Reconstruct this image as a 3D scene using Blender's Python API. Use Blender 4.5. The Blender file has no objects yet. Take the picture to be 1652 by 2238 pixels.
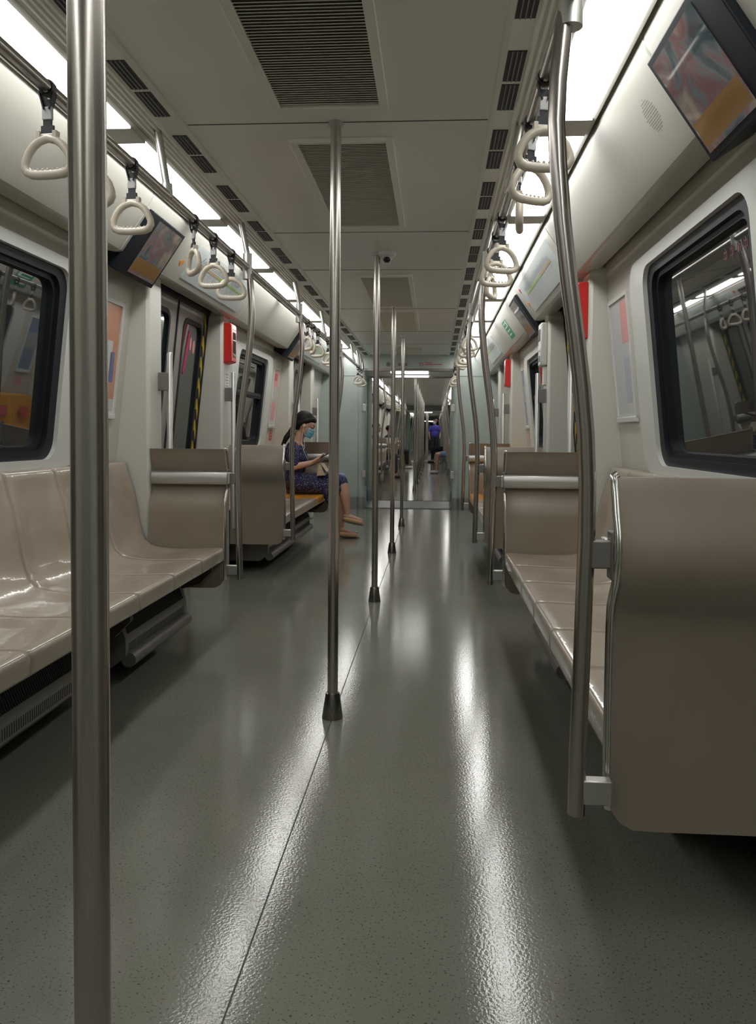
import bpy, bmesh, math, random
from mathutils import Vector, Matrix
random.seed(7)
SC = bpy.context.scene
COL = SC.collection
PI = math.pi
# ------------------------------------------------------------------ camera, world, exposure
RM = ((0.99758456, 0.0689852, 0.00812942), (0.01100821, -0.04145353, -0.99907979), (-0.06858473, 0.99675606, -0.04211281))
cam_d = bpy.data.cameras.new('camera'); cam = bpy.data.objects.new('camera', cam_d); COL.objects.link(cam)
R3 = Matrix((RM[0], [-v for v in RM[1]], [-v for v in RM[2]])).transposed()
cam.matrix_world = Matrix.Translation((0.3536, 0.0, 1.0154)) @ R3.to_4x4()
cam_d.sensor_fit = 'VERTICAL'; cam_d.sensor_height = 36.0; cam_d.lens = 36.0*1780/2238
cam_d.shift_y = -(1119-1025)/2238; cam_d.clip_start = 0.02; cam_d.clip_end = 300
SC.camera = cam
w = bpy.data.worlds.new('world'); SC.world = w; w.use_nodes = True
w.node_tree.nodes['Background'].inputs[0].default_value = (0.01, 0.011, 0.012, 1)
w.node_tree.nodes['Background'].inputs[1].default_value = 0.25
SC.view_settings.view_transform = 'Standard'; SC.view_settings.look = 'None'
SC.view_settings.gamma = 1.0; SC.view_settings.use_curve_mapping = False
SC.view_settings.exposure = 0.2
LIGHT_POWER = 7.9
SC.cycles.max_bounces = 10; SC.cycles.diffuse_bounces = 8; SC.cycles.glossy_bounces = 5; SC.cycles.transmission_bounces = 4
SC.cycles.caustics_reflective = False; SC.cycles.caustics_refractive = False
SC.cycles.sample_clamp_indirect = 4.0

# ------------------------------------------------------------------ materials
def mat(name, col, rough=0.5, metal=0.0, ior=1.5, coat=0.0, coat_r=0.1, emit=None, es=0.0, trans=0.0, spec=0.5):
    m = bpy.data.materials.new(name); m.use_nodes = True
    b = m.node_tree.nodes['Principled BSDF']; I = b.inputs
    I['Base Color'].default_value = (*col, 1); I['Roughness'].default_value = rough; I['Metallic'].default_value = metal
    I['IOR'].default_value = ior; I['Coat Weight'].default_value = coat; I['Coat Roughness'].default_value = coat_r
    I['Transmission Weight'].default_value = trans; I['Specular IOR Level'].default_value = spec
    if emit: I['Emission Color'].default_value = (*emit, 1); I['Emission Strength'].default_value = es
    return m
def nodes(m): return m.node_tree.nodes, m.node_tree.links, m.node_tree.nodes['Principled BSDF']
def noise_mix(m, c1, c2, scale=(6, 6, 6), lo=0.4, hi=0.6, detail=4.0, bump=0.0, rough=None):
    N, L, b = nodes(m)
    tc = N.new('ShaderNodeTexCoord'); mp = N.new('ShaderNodeMapping'); mp.inputs['Scale'].default_value = scale
    nz = N.new('ShaderNodeTexNoise'); nz.inputs['Scale'].default_value = 1.0; nz.inputs['Detail'].default_value = detail
    cr = N.new('ShaderNodeValToRGB'); cr.color_ramp.elements[0].position = lo; cr.color_ramp.elements[1].position = hi
    cr.color_ramp.elements[0].color = (*c1, 1); cr.color_ramp.elements[1].color = (*c2, 1)
    L.new(tc.outputs['Object'], mp.inputs[0]); L.new(mp.outputs[0], nz.inputs['Vector']); L.new(nz.outputs[0], cr.inputs[0])
    L.new(cr.outputs[0], b.inputs['Base Color'])
    if bump:
        bp = N.new('ShaderNodeBump'); bp.inputs['Strength'].default_value = bump; bp.inputs['Distance'].default_value = 0.002
        L.new(nz.outputs[0], bp.inputs['Height']); L.new(bp.outputs[0], b.inputs['Normal'])
    if rough:
        mr = N.new('ShaderNodeMapRange'); mr.inputs[3].default_value = rough[0]; mr.inputs[4].default_value = rough[1]
        L.new(nz.outputs[0], mr.inputs[0]); L.new(mr.outputs[0], b.inputs['Roughness'])
    return m
M = {}
M['wall'] = noise_mix(mat('cream_panel', (.6, .58, .5), .38), (.57, .555, .49), (.61, .595, .53), (2, 2, 2))
M['pillar'] = mat('cream_pillar', (.62, .615, .555), .35)
M['ceil'] = noise_mix(mat('ceiling_enamel', (.4, .39, .35), .3), (.82, .815, .76), (.85, .845, .79), (1.5, 1.5, 1.5), rough=(.26, .36))
M['cover'] = mat('cover_enamel', (.54, .535, .48), .3)
M['teal'] = noise_mix(mat('pale_teal_panel', (.3, .36, .34), .45), (.385, .435, .415), (.415, .465, .44), (3, 3, 3))
M['kick'] = mat('kick_steel', (.34, .36, .36), .35, .6)
M['dark'] = mat('dark_gap', (.02, .022, .026), .6)
M['rubber'] = mat('black_rubber', (.008, .010, .015), .5, spec=.35)
M['bezel'] = mat('black_bezel', (.009, .012, .018), .5, spec=.25)
M['glass'] = mat('dark_window_glass', (.02, .026, .026), .02, ior=2.7, spec=.5)
M['white_trim'] = mat('white_surround', (.66, .68, .65), .35)
M['cream_plastic'] = mat('cream_plastic', (.66, .60, .50), .3)
M['strap'] = mat('black_webbing', (.03, .032, .04), .6)
M['clip'] = mat('grey_clip', (.09, .09, .095), .45)
M['buckle'] = mat('clear_buckle', (.55, .55, .56), .15)
M['alu'] = mat('brushed_aluminium', (.55, .55, .53), .42, .9)
M['orange'] = mat('orange_seat', (.72, .33, .02), .3, coat=.6, coat_r=.08)
M['red'] = mat('red_enamel', (.62, .03, .025), .3)
M['white_box'] = mat('white_plastic', (.66, .66, .62), .35)
M['green'] = mat('green_sign', (.02, .28, .12), .4)
M['white_ink'] = mat('white_ink', (.75, .78, .76), .4)
M['grey_ink'] = mat('grey_ink', (.15, .16, .19), .5)
M['red_ink'] = mat('red_ink', (.62, .10, .12), .45)
M['pink_ink'] = mat('pink_ink', (.72, .36, .36), .45)
M['magenta'] = mat('magenta_sticker', (.50, .02, .11), .4)
M['orange_ink'] = mat('orange_ink', (.85, .30, .03), .45)
M['brown_ink'] = mat('brown_ink', (.42, .32, .2), .45)
M['green_ink'] = mat('lime_ink', (.3, .42, .14), .45)
M['paper'] = mat('poster_paper', (.55, .56, .58), .25)
M['terracotta'] = mat('terracotta_paper', (.56, .27, .17), .2)
M['blue_ink'] = mat('blue_ink', (.12, .16, .34), .3)
M['map_panel'] = mat('pale_map_panel', (.55, .60, .60), .2)
M['door'] = noise_mix(mat('door_steel', (.36, .34, .32), .38, .55), (.34, .32, .30), (.40, .38, .355), (3, 3, 3))
M['yellow'] = mat('yellow_paint', (.70, .46, .03), .4)
M['lens'] = mat('lens_black', (.01, .01, .012), .08)
M['light'] = mat('light_diffuser', (.8, .8, .8), .5, emit=(1.0, .99, .955), es=LIGHT_POWER)
M['under'] = mat('dark_brown_bracket', (.07, .055, .045), .5)
M['duct'] = mat('duct_metal', (.22, .21, .195), .45, .4)
M['louvre'] = mat('louvre_grey', (.78, .76, .70), .5)
M['recess'] = mat('vent_recess_grey', (.20, .195, .185), .7)
M['partition_back'] = None

def steel(name, c, r):
    m = mat(name, c, r, 1.0)
    N, L, b = nodes(m)
    tc = N.new('ShaderNodeTexCoord'); mp = N.new('ShaderNodeMapping'); mp.inputs['Scale'].default_value = (420, 420, 1.2)
    nz = N.new('ShaderNodeTexNoise'); nz.inputs['Scale'].default_value = 1.0; nz.inputs['Detail'].default_value = 3
    bp = N.new('ShaderNodeBump'); bp.inputs['Strength'].default_value = .05; bp.inputs['Distance'].default_value = .0003
    mr = N.new('ShaderNodeMapRange'); mr.inputs[3].default_value = r-.02; mr.inputs[4].default_value = r+.05
    L.new(tc.outputs['Object'], mp.inputs[0]); L.new(mp.outputs[0], nz.inputs['Vector']); L.new(nz.outputs[0], bp.inputs['Height'])
    L.new(bp.outputs[0], b.inputs['Normal']); L.new(nz.outputs[0], mr.inputs[0]); L.new(mr.outputs[0], b.inputs['Roughness'])
    return m
M['steel'] = steel('brushed_steel', (.50, .475, .445), .25)
M['tube'] = mat('satin_steel_tube', (.48, .455, .43), .25, 1.0)
M['chrome'] = mat('polished_edge', (.7, .7, .68), .18, 1.0)
M['cone'] = steel('dark_steel_foot', (.30, .28, .26), .25)

def seat_mat(name, c1, c2):
    m = mat(name, c1, .32, coat=.75, coat_r=.06)
    noise_mix(m, c1, c2, (9, 3, 9), .38, .62, 5.0)
    N, L, b = nodes(m)
    n2 = N.new('ShaderNodeTexNoise'); n2.inputs['Scale'].default_value = 14; n2.inputs['Detail'].default_value = 2
    bp = N.new('ShaderNodeBump'); bp.inputs['Strength'].default_value = .25; bp.inputs['Distance'].default_value = .004
    L.new(n2.outputs[0], bp.inputs['Height']); L.new(bp.outputs[0], b.inputs['Coat Normal'])
    return m
M['seat'] = seat_mat('beige_moulded_seat', (.37, .31, .245), (.43, .365, .295))
M['partition'] = mat('taupe_laminate', (.245, .205, .162), .3)
noise_mix(M['partition'], (.265, .222, .175), (.288, .243, .194), (5, 5, 5), rough=(.27, .36))

def floor_mat():
    m = mat('speckled_linoleum', (.13, .13, .11), .2, spec=.5)
    N, L, b = nodes(m)
    tc = N.new('ShaderNodeTexCoord')
    big = N.new('ShaderNodeTexNoise'); big.inputs['Scale'].default_value = 1.3; big.inputs['Detail'].default_value = 5
    base = N.new('ShaderNodeValToRGB'); base.color_ramp.elements[0].position = .35; base.color_ramp.elements[1].position = .65
    base.color_ramp.elements[0].color = (.180, .184, .152, 1); base.color_ramp.elements[1].color = (.212, .216, .180, 1)
    sp = N.new('ShaderNodeTexNoise'); sp.inputs['Scale'].default_value = 170; sp.inputs['Detail'].default_value = 2
    sr = N.new('ShaderNodeValToRGB'); sr.color_ramp.elements[0].position = .33; sr.color_ramp.elements[1].position = .38
    sr.color_ramp.elements[0].color = (.22, .22, .22, 1); sr.color_ramp.elements[1].color = (1, 1, 1, 1)
    mx = N.new('ShaderNodeMix'); mx.data_type = 'RGBA'; mx.blend_type = 'MULTIPLY'; mx.inputs[0].default_value = .8
    L.new(tc.outputs['Object'], big.inputs['Vector']); L.new(tc.outputs['Object'], sp.inputs['Vector'])
    L.new(big.outputs[0], base.inputs[0]); L.new(sp.outputs[0], sr.inputs[0])
    L.new(base.outputs[0], mx.inputs[6]); L.new(sr.outputs[0], mx.inputs[7]); L.new(mx.outputs[2], b.inputs['Base Color'])
    bn = N.new('ShaderNodeTexNoise'); bn.inputs['Scale'].default_value = 150; bn.inputs['Detail'].default_value = 2
    bp = N.new('ShaderNodeBump'); bp.inputs['Strength'].default_value = .30; bp.inputs['Distance'].default_value = .0009
    L.new(tc.outputs['Object'], bn.inputs['Vector']); L.new(bn.outputs[0], bp.inputs['Height']); L.new(bp.outputs[0], b.inputs['Normal'])
    mr = N.new('ShaderNodeMapRange'); mr.inputs[3].default_value = .06; mr.inputs[4].default_value = .13
    L.new(big.outputs[0], mr.inputs[0]); L.new(mr.outputs[0], b.inputs['Roughness'])
    return m
M['floor'] = floor_mat()
M['seam'] = mat('floor_seam', (.04, .04, .035), .5)
def hazard():
    m = mat('hazard_stripe', (1, 1, 1), .45)
    N, L, b = nodes(m)
    tc = N.new('ShaderNodeTexCoord'); sx = N.new('ShaderNodeSeparateXYZ')
    a = N.new('ShaderNodeMath'); a.operation = 'MULTIPLY_ADD'; a.inputs[1].default_value = 1.6
    f = N.new('ShaderNodeMath'); f.operation = 'MULTIPLY'; f.inputs[1].default_value = 7.0
    fr = N.new('ShaderNodeMath'); fr.operation = 'FRACT'; gt = N.new('ShaderNodeMath'); gt.operation = 'GREATER_THAN'; gt.inputs[1].default_value = .5
    mx = N.new('ShaderNodeMix'); mx.data_type = 'RGBA'; mx.inputs[6].default_value = (.015, .017, .02, 1); mx.inputs[7].default_value = (.62, .42, .02, 1)
    L.new(tc.outputs['Object'], sx.inputs[0]); L.new(sx.outputs[1], a.inputs[0]); L.new(sx.outputs[2], a.inputs[2])
    L.new(a.outputs[0], f.inputs[0]); L.new(f.outputs[0], fr.inputs[0]); L.new(fr.outputs[0], gt.inputs[0]); L.new(gt.outputs[0], mx.inputs[0]); L.new(mx.outputs[2], b.inputs['Base Color'])
    return m
M['hazard'] = hazard()
def screen_mat():
    m = mat('screen_advert', (.1, .1, .1), .06, ior=1.6)
    N, L, b = nodes(m)
    tc = N.new('ShaderNodeTexCoord'); nz = N.new('ShaderNodeTexNoise'); nz.inputs['Scale'].default_value = 6; nz.inputs['Detail'].default_value = 3; nz.inputs['Distortion'].default_value = .6
    cr = N.new('ShaderNodeValToRGB'); E = cr.color_ramp.elements
    E[0].position = .36; E[0].color = (.03, .045, .05, 1); E[1].position = .66; E[1].color = (.16, .13, .10, 1)
    for p, c in ((.44, (.075, .085, .085, 1)), (.5, (.10, .055, .055, 1)), (.57, (.10, .09, .085, 1))):
        e = E.new(p); e.color = c
    L.new(tc.outputs['Object'], nz.inputs['Vector']); L.new(nz.outputs[0], cr.inputs[0]); L.new(cr.outputs[0], b.inputs['Base Color'])
    L.new(cr.outputs[0], b.inputs['Emission Color']); b.inputs['Emission Strength'].default_value = .45
    return m
M['screen'] = screen_mat()
M['caption'] = mat('caption_band', (.3, .17, .06), .1, emit=(.3, .17, .06), es=.05)

# ------------------------------------------------------------------ mesh helpers
class MB:
    def __init__(s): s.v = []; s.f = []
    def add(s, vs, fs):
        o = len(s.v); s.v += [tuple(p) for p in vs]; s.f += [tuple(i+o for i in f) for f in fs]; return s
    def box(s, x0, x1, y0, y1, z0, z1):
        x0, x1 = sorted((x0, x1)); y0, y1 = sorted((y0, y1)); z0, z1 = sorted((z0, z1))
        return s.add([(x0,y0,z0),(x1,y0,z0),(x1,y1,z0),(x0,y1,z0),(x0,y0,z1),(x1,y0,z1),(x1,y1,z1),(x0,y1,z1)],
                     [(0,3,2,1),(4,5,6,7),(0,1,5,4),(1,2,6,5),(2,3,7,6),(3,0,4,7)])
    def obox(s, c, ax, h):
        c = Vector(c); A = [Vector(a).normalized()*k for a, k in zip(ax, h)]
        vs = [c+A[0]*i+A[1]*j+A[2]*k for k in (-1, 1) for j in (-1, 1) for i in (-1, 1)]
        return s.add(vs, [(0,2,3,1),(4,5,7,6),(0,1,5,4),(1,3,7,5),(3,2,6,7),(2,0,4,6)])
    def tube(s, P, r, n=12, closed=False, flat=1.0, up=None):
        P = [Vector(p) for p in P]; m = len(P); rr = r if isinstance(r, (list, tuple)) else [r]*m
        T = []
        for i in range(m):
            a = P[(i-1) % m] if (closed or i > 0) else P[i]; b = P[(i+1) % m] if (closed or i < m-1) else P[i]
            t = (b-a); T.append(t.normalized() if t.length > 1e-9 else Vector((0, 0, 1)))
        u = Vector(up) if up else (Vector((1, 0, 0)) if abs(T[0].x) < .8 else Vector((0, 1, 0)))
        N = (u-T[0]*u.dot(T[0])).normalized(); vs = []
        for i in range(m):
            N = N-T[i]*N.dot(T[i])
            N.normalize(); B = T[i].cross(N)
            for k in range(n):
                a = 2*PI*k/n; vs.append(P[i]+N*math.cos(a)*rr[i]+B*math.sin(a)*rr[i]*flat)
        fs = []
        for i in range(m if closed else m-1):
            j = (i+1) % m
            for k in range(n):
                l = (k+1) % n; fs.append((i*n+k, i*n+l, j*n+l, j*n+k))
        if not closed: fs += [tuple(range(n-1, -1, -1)), tuple((m-1)*n+k for k in range(n))]
        return s.add(vs, fs)
    def prism(s, prof, y0, y1):      # closed (x,z) outline carried along y
        n = len(prof); vs = [(x, y0, z) for x, z in prof]+[(x, y1, z) for x, z in prof]
        return s.add(vs, [tuple(range(n)), tuple(range(2*n-1, n-1, -1))]+[(i, i+n, (i+1) % n+n, (i+1) % n) for i in range(n)])
    def extr(s, pts, d):             # planar outline moved by d
        n = len(pts); d = Vector(d); vs = [Vector(p) for p in pts]; vs += [p+d for p in vs]
        return s.add(vs, [tuple(range(n)), tuple(range(2*n-1, n-1, -1))]+[(i, i+n, (i+1) % n+n, (i+1) % n) for i in range(n)])
    def lathe(s, c, prof, n=24):     # prof (r,z)
        vs = []; 
        for r, z in prof:
            for k in range(n): a = 2*PI*k/n; vs.append((c[0]+r*math.cos(a), c[1]+r*math.sin(a), c[2]+z))
        fs = [(i*n+k, i*n+(k+1) % n, (i+1)*n+(k+1) % n, (i+1)*n+k) for i in range(len(prof)-1) for k in range(n)]
        fs += [tuple(range(n-1, -1, -1)), tuple((len(prof)-1)*n+k for k in range(n))]
        return s.add(vs, fs)
    def ell(s, c, r, rot=None, n=20, m=12):
        c = Vector(c); vs = []; R_ = rot or Matrix.Identity(3)
        for i in range(m+1):
            t = PI*i/m
            for k in range(n):
                a = 2*PI*k/n; vs.append(c+R_ @ Vector((r[0]*math.sin(t)*math.cos(a), r[1]*math.sin(t)*math.sin(a), r[2]*math.cos(t))))
        return s.add(vs, [(i*n+k, (i+1)*n+k, (i+1)*n+(k+1) % n, i*n+(k+1) % n) for i in range(m) for k in range(n)])
    def cap(s, a, ra, b, rb, n=14):   # rounded tapered limb
        a, b = Vector(a), Vector(b); d = (b-a); L = d.length or 1e-4; d = d/L
        P = []; R_ = []
        for t in (-.98, -.8, -.5, 0): P.append(a+d*ra*t); R_.append(ra*math.sqrt(1-t*t))
        for k in range(1, 5): P.append(a+d*L*k/5); R_.append(ra+(rb-ra)*k/5)
        for t in (0, .5, .8, .98): P.append(b+d*rb*t); R_.append(rb*math.sqrt(1-t*t))
        return s.tube(P, R_, n)
    def build(s, name, m, parent=None, smooth=True, bevel=0, ang=35):
        me = bpy.data.meshes.new(name); off = Vector((0, 0, 0)); p = parent
        while p is not None: off += p.location; p = p.parent
        me.from_pydata([Vector(v)-off for v in s.v], [], s.f)
        bm = bmesh.new(); bm.from_mesh(me); bmesh.ops.remove_doubles(bm, verts=bm.verts, dist=1e-6)
        bmesh.ops.recalc_face_normals(bm, faces=bm.faces); bm.to_mesh(me); bm.free()
        me.materials.append(m)
        if smooth:
            me.polygons.foreach_set('use_smooth', [True]*len(me.polygons)); me.set_sharp_from_angle(angle=math.radians(ang))
        o = bpy.data.objects.new(name, me); COL.objects.link(o); o.parent = parent
        if bevel:
            b = o.modifiers.new('bevel', 'BEVEL'); b.width = bevel; b.segments = 2; b.limit_method = 'ANGLE'; b.angle_limit = math.radians(40)
        return o
def tag(o, label, cat, group=None, kind=None):
    if label: o['label'] = label
    if cat: o['category'] = cat
    if group: o['group'] = group
    if kind: o['kind'] = kind
    return o
def thing(name, label, cat, loc, group=None):
    o = bpy.data.objects.new(name, None); COL.objects.link(o); o.location = loc; o.empty_display_size = .1
    return tag(o, label, cat, group)
def struct(o): o['kind'] = 'structure'; return o
KIDS = {}
def children(o): return [c for c in COL.objects if c.parent == o]
def dup(root, off, label=None, group=None):
    if root.name not in KIDS:
        KIDS[root.name] = [(c, children(c)) for c in children(root)]
    r = root.copy(); COL.objects.link(r); r.location = Vector(root.location)+Vector(off)
    for c, gs in KIDS[root.name]:
        d = c.copy(); COL.objects.link(d); d.parent = r
        for g in gs:
            e = g.copy(); COL.objects.link(e); e.parent = d
    if label: r['label'] = label
    if group: r['group'] = group
    return r
ORD = ['first', 'second', 'third', 'fourth', 'fifth', 'sixth', 'seventh', 'eighth', 'ninth', 'tenth', 'eleventh', 'twelfth', 'thirteenth', 'fourteenth', 'fifteenth',
       'sixteenth', 'seventeenth', 'eighteenth', 'nineteenth', 'twentieth', 'twenty-first', 'twenty-second', 'twenty-third', 'twenty-fourth', 'twenty-fifth', 'twenty-sixth',
       'twenty-seventh', 'twenty-eighth', 'twenty-ninth', 'thirtieth']
for _t in ('thirty', 'forty', 'fifty'):
    ORD += [_t+'-'+o for o in ORD[:9]]+[{'thirty': 'fortieth', 'forty': 'fiftieth', 'fifty': 'sixtieth'}[_t]]
def sd(s): return 'left' if s < 0 else 'right'

# ------------------------------------------------------------------ train cross-section
def W(z): return 1.28-.105*(z-.9)
def wm(s, y, z, d): return (s*(W(z)-d), y, z)           # wall plane, d towards the aisle
C0 = Vector((.89, 0, 2.06)); C1 = Vector((1.044, 0, 1.835)); CU = (C1-C0); CN = Vector((-.825, 0, -.565))
def cm(s, y, t, d):                                      # slanted cover plane
    p = C0+CU*t+CN*d; return (s*p.x, y, p.z)
def rr(y0, y1, z0, z1, r, n=6):
    P = []
    for cy, cz, a0 in ((y1-r, z1-r, 0), (y0+r, z1-r, 90), (y0+r, z0+r, 180), (y1-r, z0+r, 270)):
        for k in range(n+1): a = math.radians(a0+90*k/n); P.append((cy+r*math.cos(a), cz+r*math.sin(a)))
    return P
def ring(mb, fn, outer, inner, d0, d1):
    n = len(outer); vs = [fn(y, z, d0) for y, z in outer]+[fn(y, z, d1) for y, z in outer]+[fn(y, z, d1) for y, z in inner]+[fn(y, z, d0) for y, z in inner]
    fs = []
    for i in range(n):
        j = (i+1) % n
        for a in range(4): b = (a+1) % 4; fs.append((a*n+i, a*n+j, b*n+j, b*n+i))
    return mb.add(vs, fs)
def slab(mb, fn, outline, d0, d1):
    n = len(outline); vs = [fn(y, z, d0) for y, z in outline]+[fn(y, z, d1) for y, z in outline]
    return mb.add(vs, [tuple(range(n)), tuple(range(2*n-1, n-1, -1))]+[(i, i+n, (i+1) % n+n, (i+1) % n) for i in range(n)])
def rect(y0, y1, z0, z1): return [(y0, z0), (y1, z0), (y1, z1), (y0, z1)]
def holed(mb, fn, y0, y1, z0, z1, hole, th=.02):
    hy0, hy1, hz0, hz1, r = hole
    for q in ((y0, hy0, z0, z1), (hy1, y1, z0, z1), (hy0, hy1, z0, hz0), (hy0, hy1, hz1, z1)):
        slab(mb, fn, rect(*q), -th, 0)
    for cy, cz, a0 in ((hy1, hz1, 0), (hy0, hz1, 90), (hy0, hz0, 180), (hy1, hz0, 270)):
        sy = -1 if cy == hy1 else 1; sz = -1 if cz == hz1 else 1
        pts = [(cy, cz)]+[(cy+sy*r+r*math.cos(math.radians(a0+15*k)), cz+sz*r+r*math.sin(math.radians(a0+15*k))) for k in range(7)]
        slab(mb, fn, pts, -th, 0)

trim_n = [0]
def trim(mb, m, **k):
    trim_n[0] += 1; return struct(mb.build('trim_%d' % trim_n[0], m, None, **k))
win_n = [0]; door_n = [0]

# ------------------------------------------------------------------ structure of one car
def shell(y0, y1, bays, doors, near):
    fl = struct(MB().box(-1.36, 1.36, y0, y1, -.04, 0).build('floor', M['floor'], smooth=False))
    if near: struct(MB().box(-.0018, .0018, y0, y1, -.001, .0006).build('trim_seam', M['seam'], smooth=False)).name = 'trim_900'
    # ceiling centre panel with cross seams
    mb = MB().box(-.53, .53, y0, y1, 2.1, 2.13)
    struct(mb.build('ceiling', M['ceil'], smooth=False))
    mb = MB()
    for ys in CEIL_SEAMS:
        if y0 < ys < y1: mb.box(-.525, .525, ys-.002, ys+.002, 2.0985, 2.1005)
    if mb.v: trim(mb, M['dark'], smooth=False)
    for s in (-1, 1):
        # stepped edge, grille strip with ridges, housing of the light row
        pr = [(.53, 2.135), (.53, 2.094), (.545, 2.085), (.605, 2.085)]
        x = .61
        while x < .675: pr += [(x, 2.079), (x+.008, 2.079), (x+.011, 2.088), (x+.017, 2.088)]; x += .019
        pr += [(.685, 2.079), (.686, 2.135)]
        trim(MB().prism([(s*a, b) for a, b in pr], y0, y1), M['ceil'], ang=20)
        trim(MB().prism([(s*a, b) for a, b in [(.692, 2.14), (.692, 2.08), (.709, 2.0765), (.709, 2.14)]], y0, y1), M['pillar'], smooth=False)
        trim(MB().prism([(s*a, b) for a, b in [(.866, 2.14), (.866, 2.0765), (.880, 2.071), (.880, 2.14)]], y0, y1), M['pillar'], smooth=False)
        trim(MB().box(s*.68, s*1.3, y0, y1, 2.13, 2.16), M['dark'], smooth=False)
        # walls
        mb = MB()
        for (a, b, hole) in bays:
            fn = lambda y, z, d, s=s: wm(s, y, z, d)
            if hole: holed(mb, fn, a, b, 0.0, 1.86, hole)
            else: slab(mb, fn, rect(a, b, 0, 1.86), -.02, 0)
        ob = struct(mb.build('wall_'+sd(s), M['wall'], smooth=False))
        # lintel strip behind the covers and the closing side wall above
        trim(MB().prism([(s*a, b) for a, b in [(1.185, 1.845), (1.30, 1.845), (1.30, 2.14), (1.275, 2.14), (1.2, 1.9)]], y0, y1), M['dark'], smooth=False)
        for (dc) in doors:
            for py in ((dc-.825, dc-.625), (dc+.625, dc+.825)):
                if py[1] > y0 and py[0] < y1:
                    trim(MB().prism([(s*a, b) for a, b in [(1.107, 0), (1.36, 0), (1.25, 1.86), (1.107, 1.86)]], *py), M['pillar'], smooth=True, bevel=.018)
def cover(s, y0, y1, t_end=1.0):
    pr = [(.894, 2.058)]+[tuple((C0+CU*t)[i] for i in (0, 2)) for t in (.10, .33, .66, .96)]
    pr += [(1.05, 1.829), (1.062, 1.825), (1.08, 1.825), (1.160, 1.838), (1.160, 2.12), (.894, 2.12)]
    return trim(MB().prism([(s*a, b) for a, b in pr], y0, y1), M['cover'], bevel=.006, ang=25)

def window(s, y0, y1, bar):
    win_n[0] += 1; n = win_n[0]
    root = struct(thing('window_%d' % n, None, None, (s*1.24, (y0+y1)/2, .9))); del_keys(root)
    fn = lambda y, z, d: wm(s, y, z, d)
    z0, z1 = .90, 1.69
    mb = MB(); ring(mb, fn, rr(y0-.21, y1+.21, z0-.035, z1+.045, .11), rr(y0, y1, z0, z1, .085), -.01, .022)
    mb.build('window_surround', M['white_trim'], root, ang=50)
    mb = MB(); ring(mb, fn, rr(y0-.005, y1+.005, z0-.005, z1+.005, .09), rr(y0+.06, y1-.06, z0+.035, z1-.035, .07), -.05, .004)
    ring(mb, fn, rr(y0+.05, y1-.05, z0+.025, z1-.028, .08), rr(y0+.085, y1-.085, z0+.055, z1-.055, .06), -.05, -.012)
    mb.build('rubber_seal', M['rubber'], root, ang=50)
    mb = MB(); slab(mb, fn, rect(y0+.05, y1-.05, z0+.02, z1-.04), -.045, -.035); mb.build('pane', M['glass'], root, smooth=False)
    if bar:
        mb = MB(); slab(mb, fn, rect(y0+.08, y1-.08, 1.33, 1.375), -.035, -.005); slab(mb, fn, rect(y0+.09, y1-.09, 1.345, 1.352), -.035, .004)
        mb.build('hopper_bar', M['rubber'], root, smooth=False)
def del_keys(o):
    for k in ('label', 'category'):
        if k in o: del o[k]

def door(s, c, detail=True):
    door_n[0] += 1
    root = struct(thing('door_%d' % door_n[0], None, None, (s*1.28, c, 0))); del_keys(root)
    fn = lambda y, z, d: wm(s, y, z, d-.03)
    for k in (-1, 1):
        a, b = (c-.645, c-.004) if k < 0 else (c+.004, c+.645)
        hy0, hy1 = (a+.11, b-.13) if k < 0 else (a+.13, b-.11)
        mb = MB(); holed(mb, fn, a, b, .01, 1.86, (hy0, hy1, .72, 1.74, .07), .03)
        lf = mb.build('door_leaf', M['door'], root, smooth=False)
        mb = MB(); ring(mb, fn, rr(hy0-.008, hy1+.008, .712, 1.748, .078), rr(hy0+.018, hy1-.018, .74, 1.72, .055), -.025, .004); mb.build('rubber_seal', M['rubber'], lf, ang=50)
        mb = MB(); slab(mb, fn, rect(hy0, hy1, .72, 1.74), -.022, -.012); mb.build('pane', M['glass'], lf, smooth=False)
    mb = MB(); slab(mb, fn, rect(c-.009, c+.009, .01, 1.86), -.02, .006); mb.build('rubber_edge', M['rubber'], root, smooth=False)
    for k in (-1, 1):
        mb = MB(); slab(mb, fn, rect(c+k*.625-.02, c+k*.625+.0, .01, 1.86) if k > 0 else rect(c-.625, c-.605, .01, 1.86), .0, .012)
        mb.build('dark_jamb', M['rubber'], root, smooth=False)
        mb = MB(); e = (c+.558, c+.606) if k > 0 else (c-.606, c-.558)
        slab(mb, fn, rect(*e, .01, 1.85), .0, .007); mb.build('hazard_strip', M['hazard'], root, smooth=False)
    # steel lintel edge above the leaves
    mb = MB(); slab(mb, fn, rect(c-.64, c+.64, 1.825, 1.86), 0, .02); mb.build('door_header', M['rubber'], root, smooth=False)
    return root

CEIL_SEAMS = [2.864, 4.403, 5.398, 7.057, 8.6, 9.79, 1.32, -.2]
BAYS0 = [(-2.6, .25, None), (1.5, 4.27, (2.26, 3.37, .905, 1.685, .08)), (5.58, 8.37, (6.36, 7.47, .905, 1.685, .08)), (9.68, 11.12, None)]
shell(-2.6, 11.1, BAYS0, (.875, 4.925, 9.025), True)
for s in (-1, 1):
    window(s, 2.26, 3.37, False); window(s, 6.36, 7.47, True)
    for c in (.875, 4.925, 9.025): door(s, c)
# back end of this car behind the camera
struct(MB().box(-1.4, 1.4, -2.64, -2.6, 0, 2.16).build('wall_back', M['teal'], smooth=False))
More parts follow.
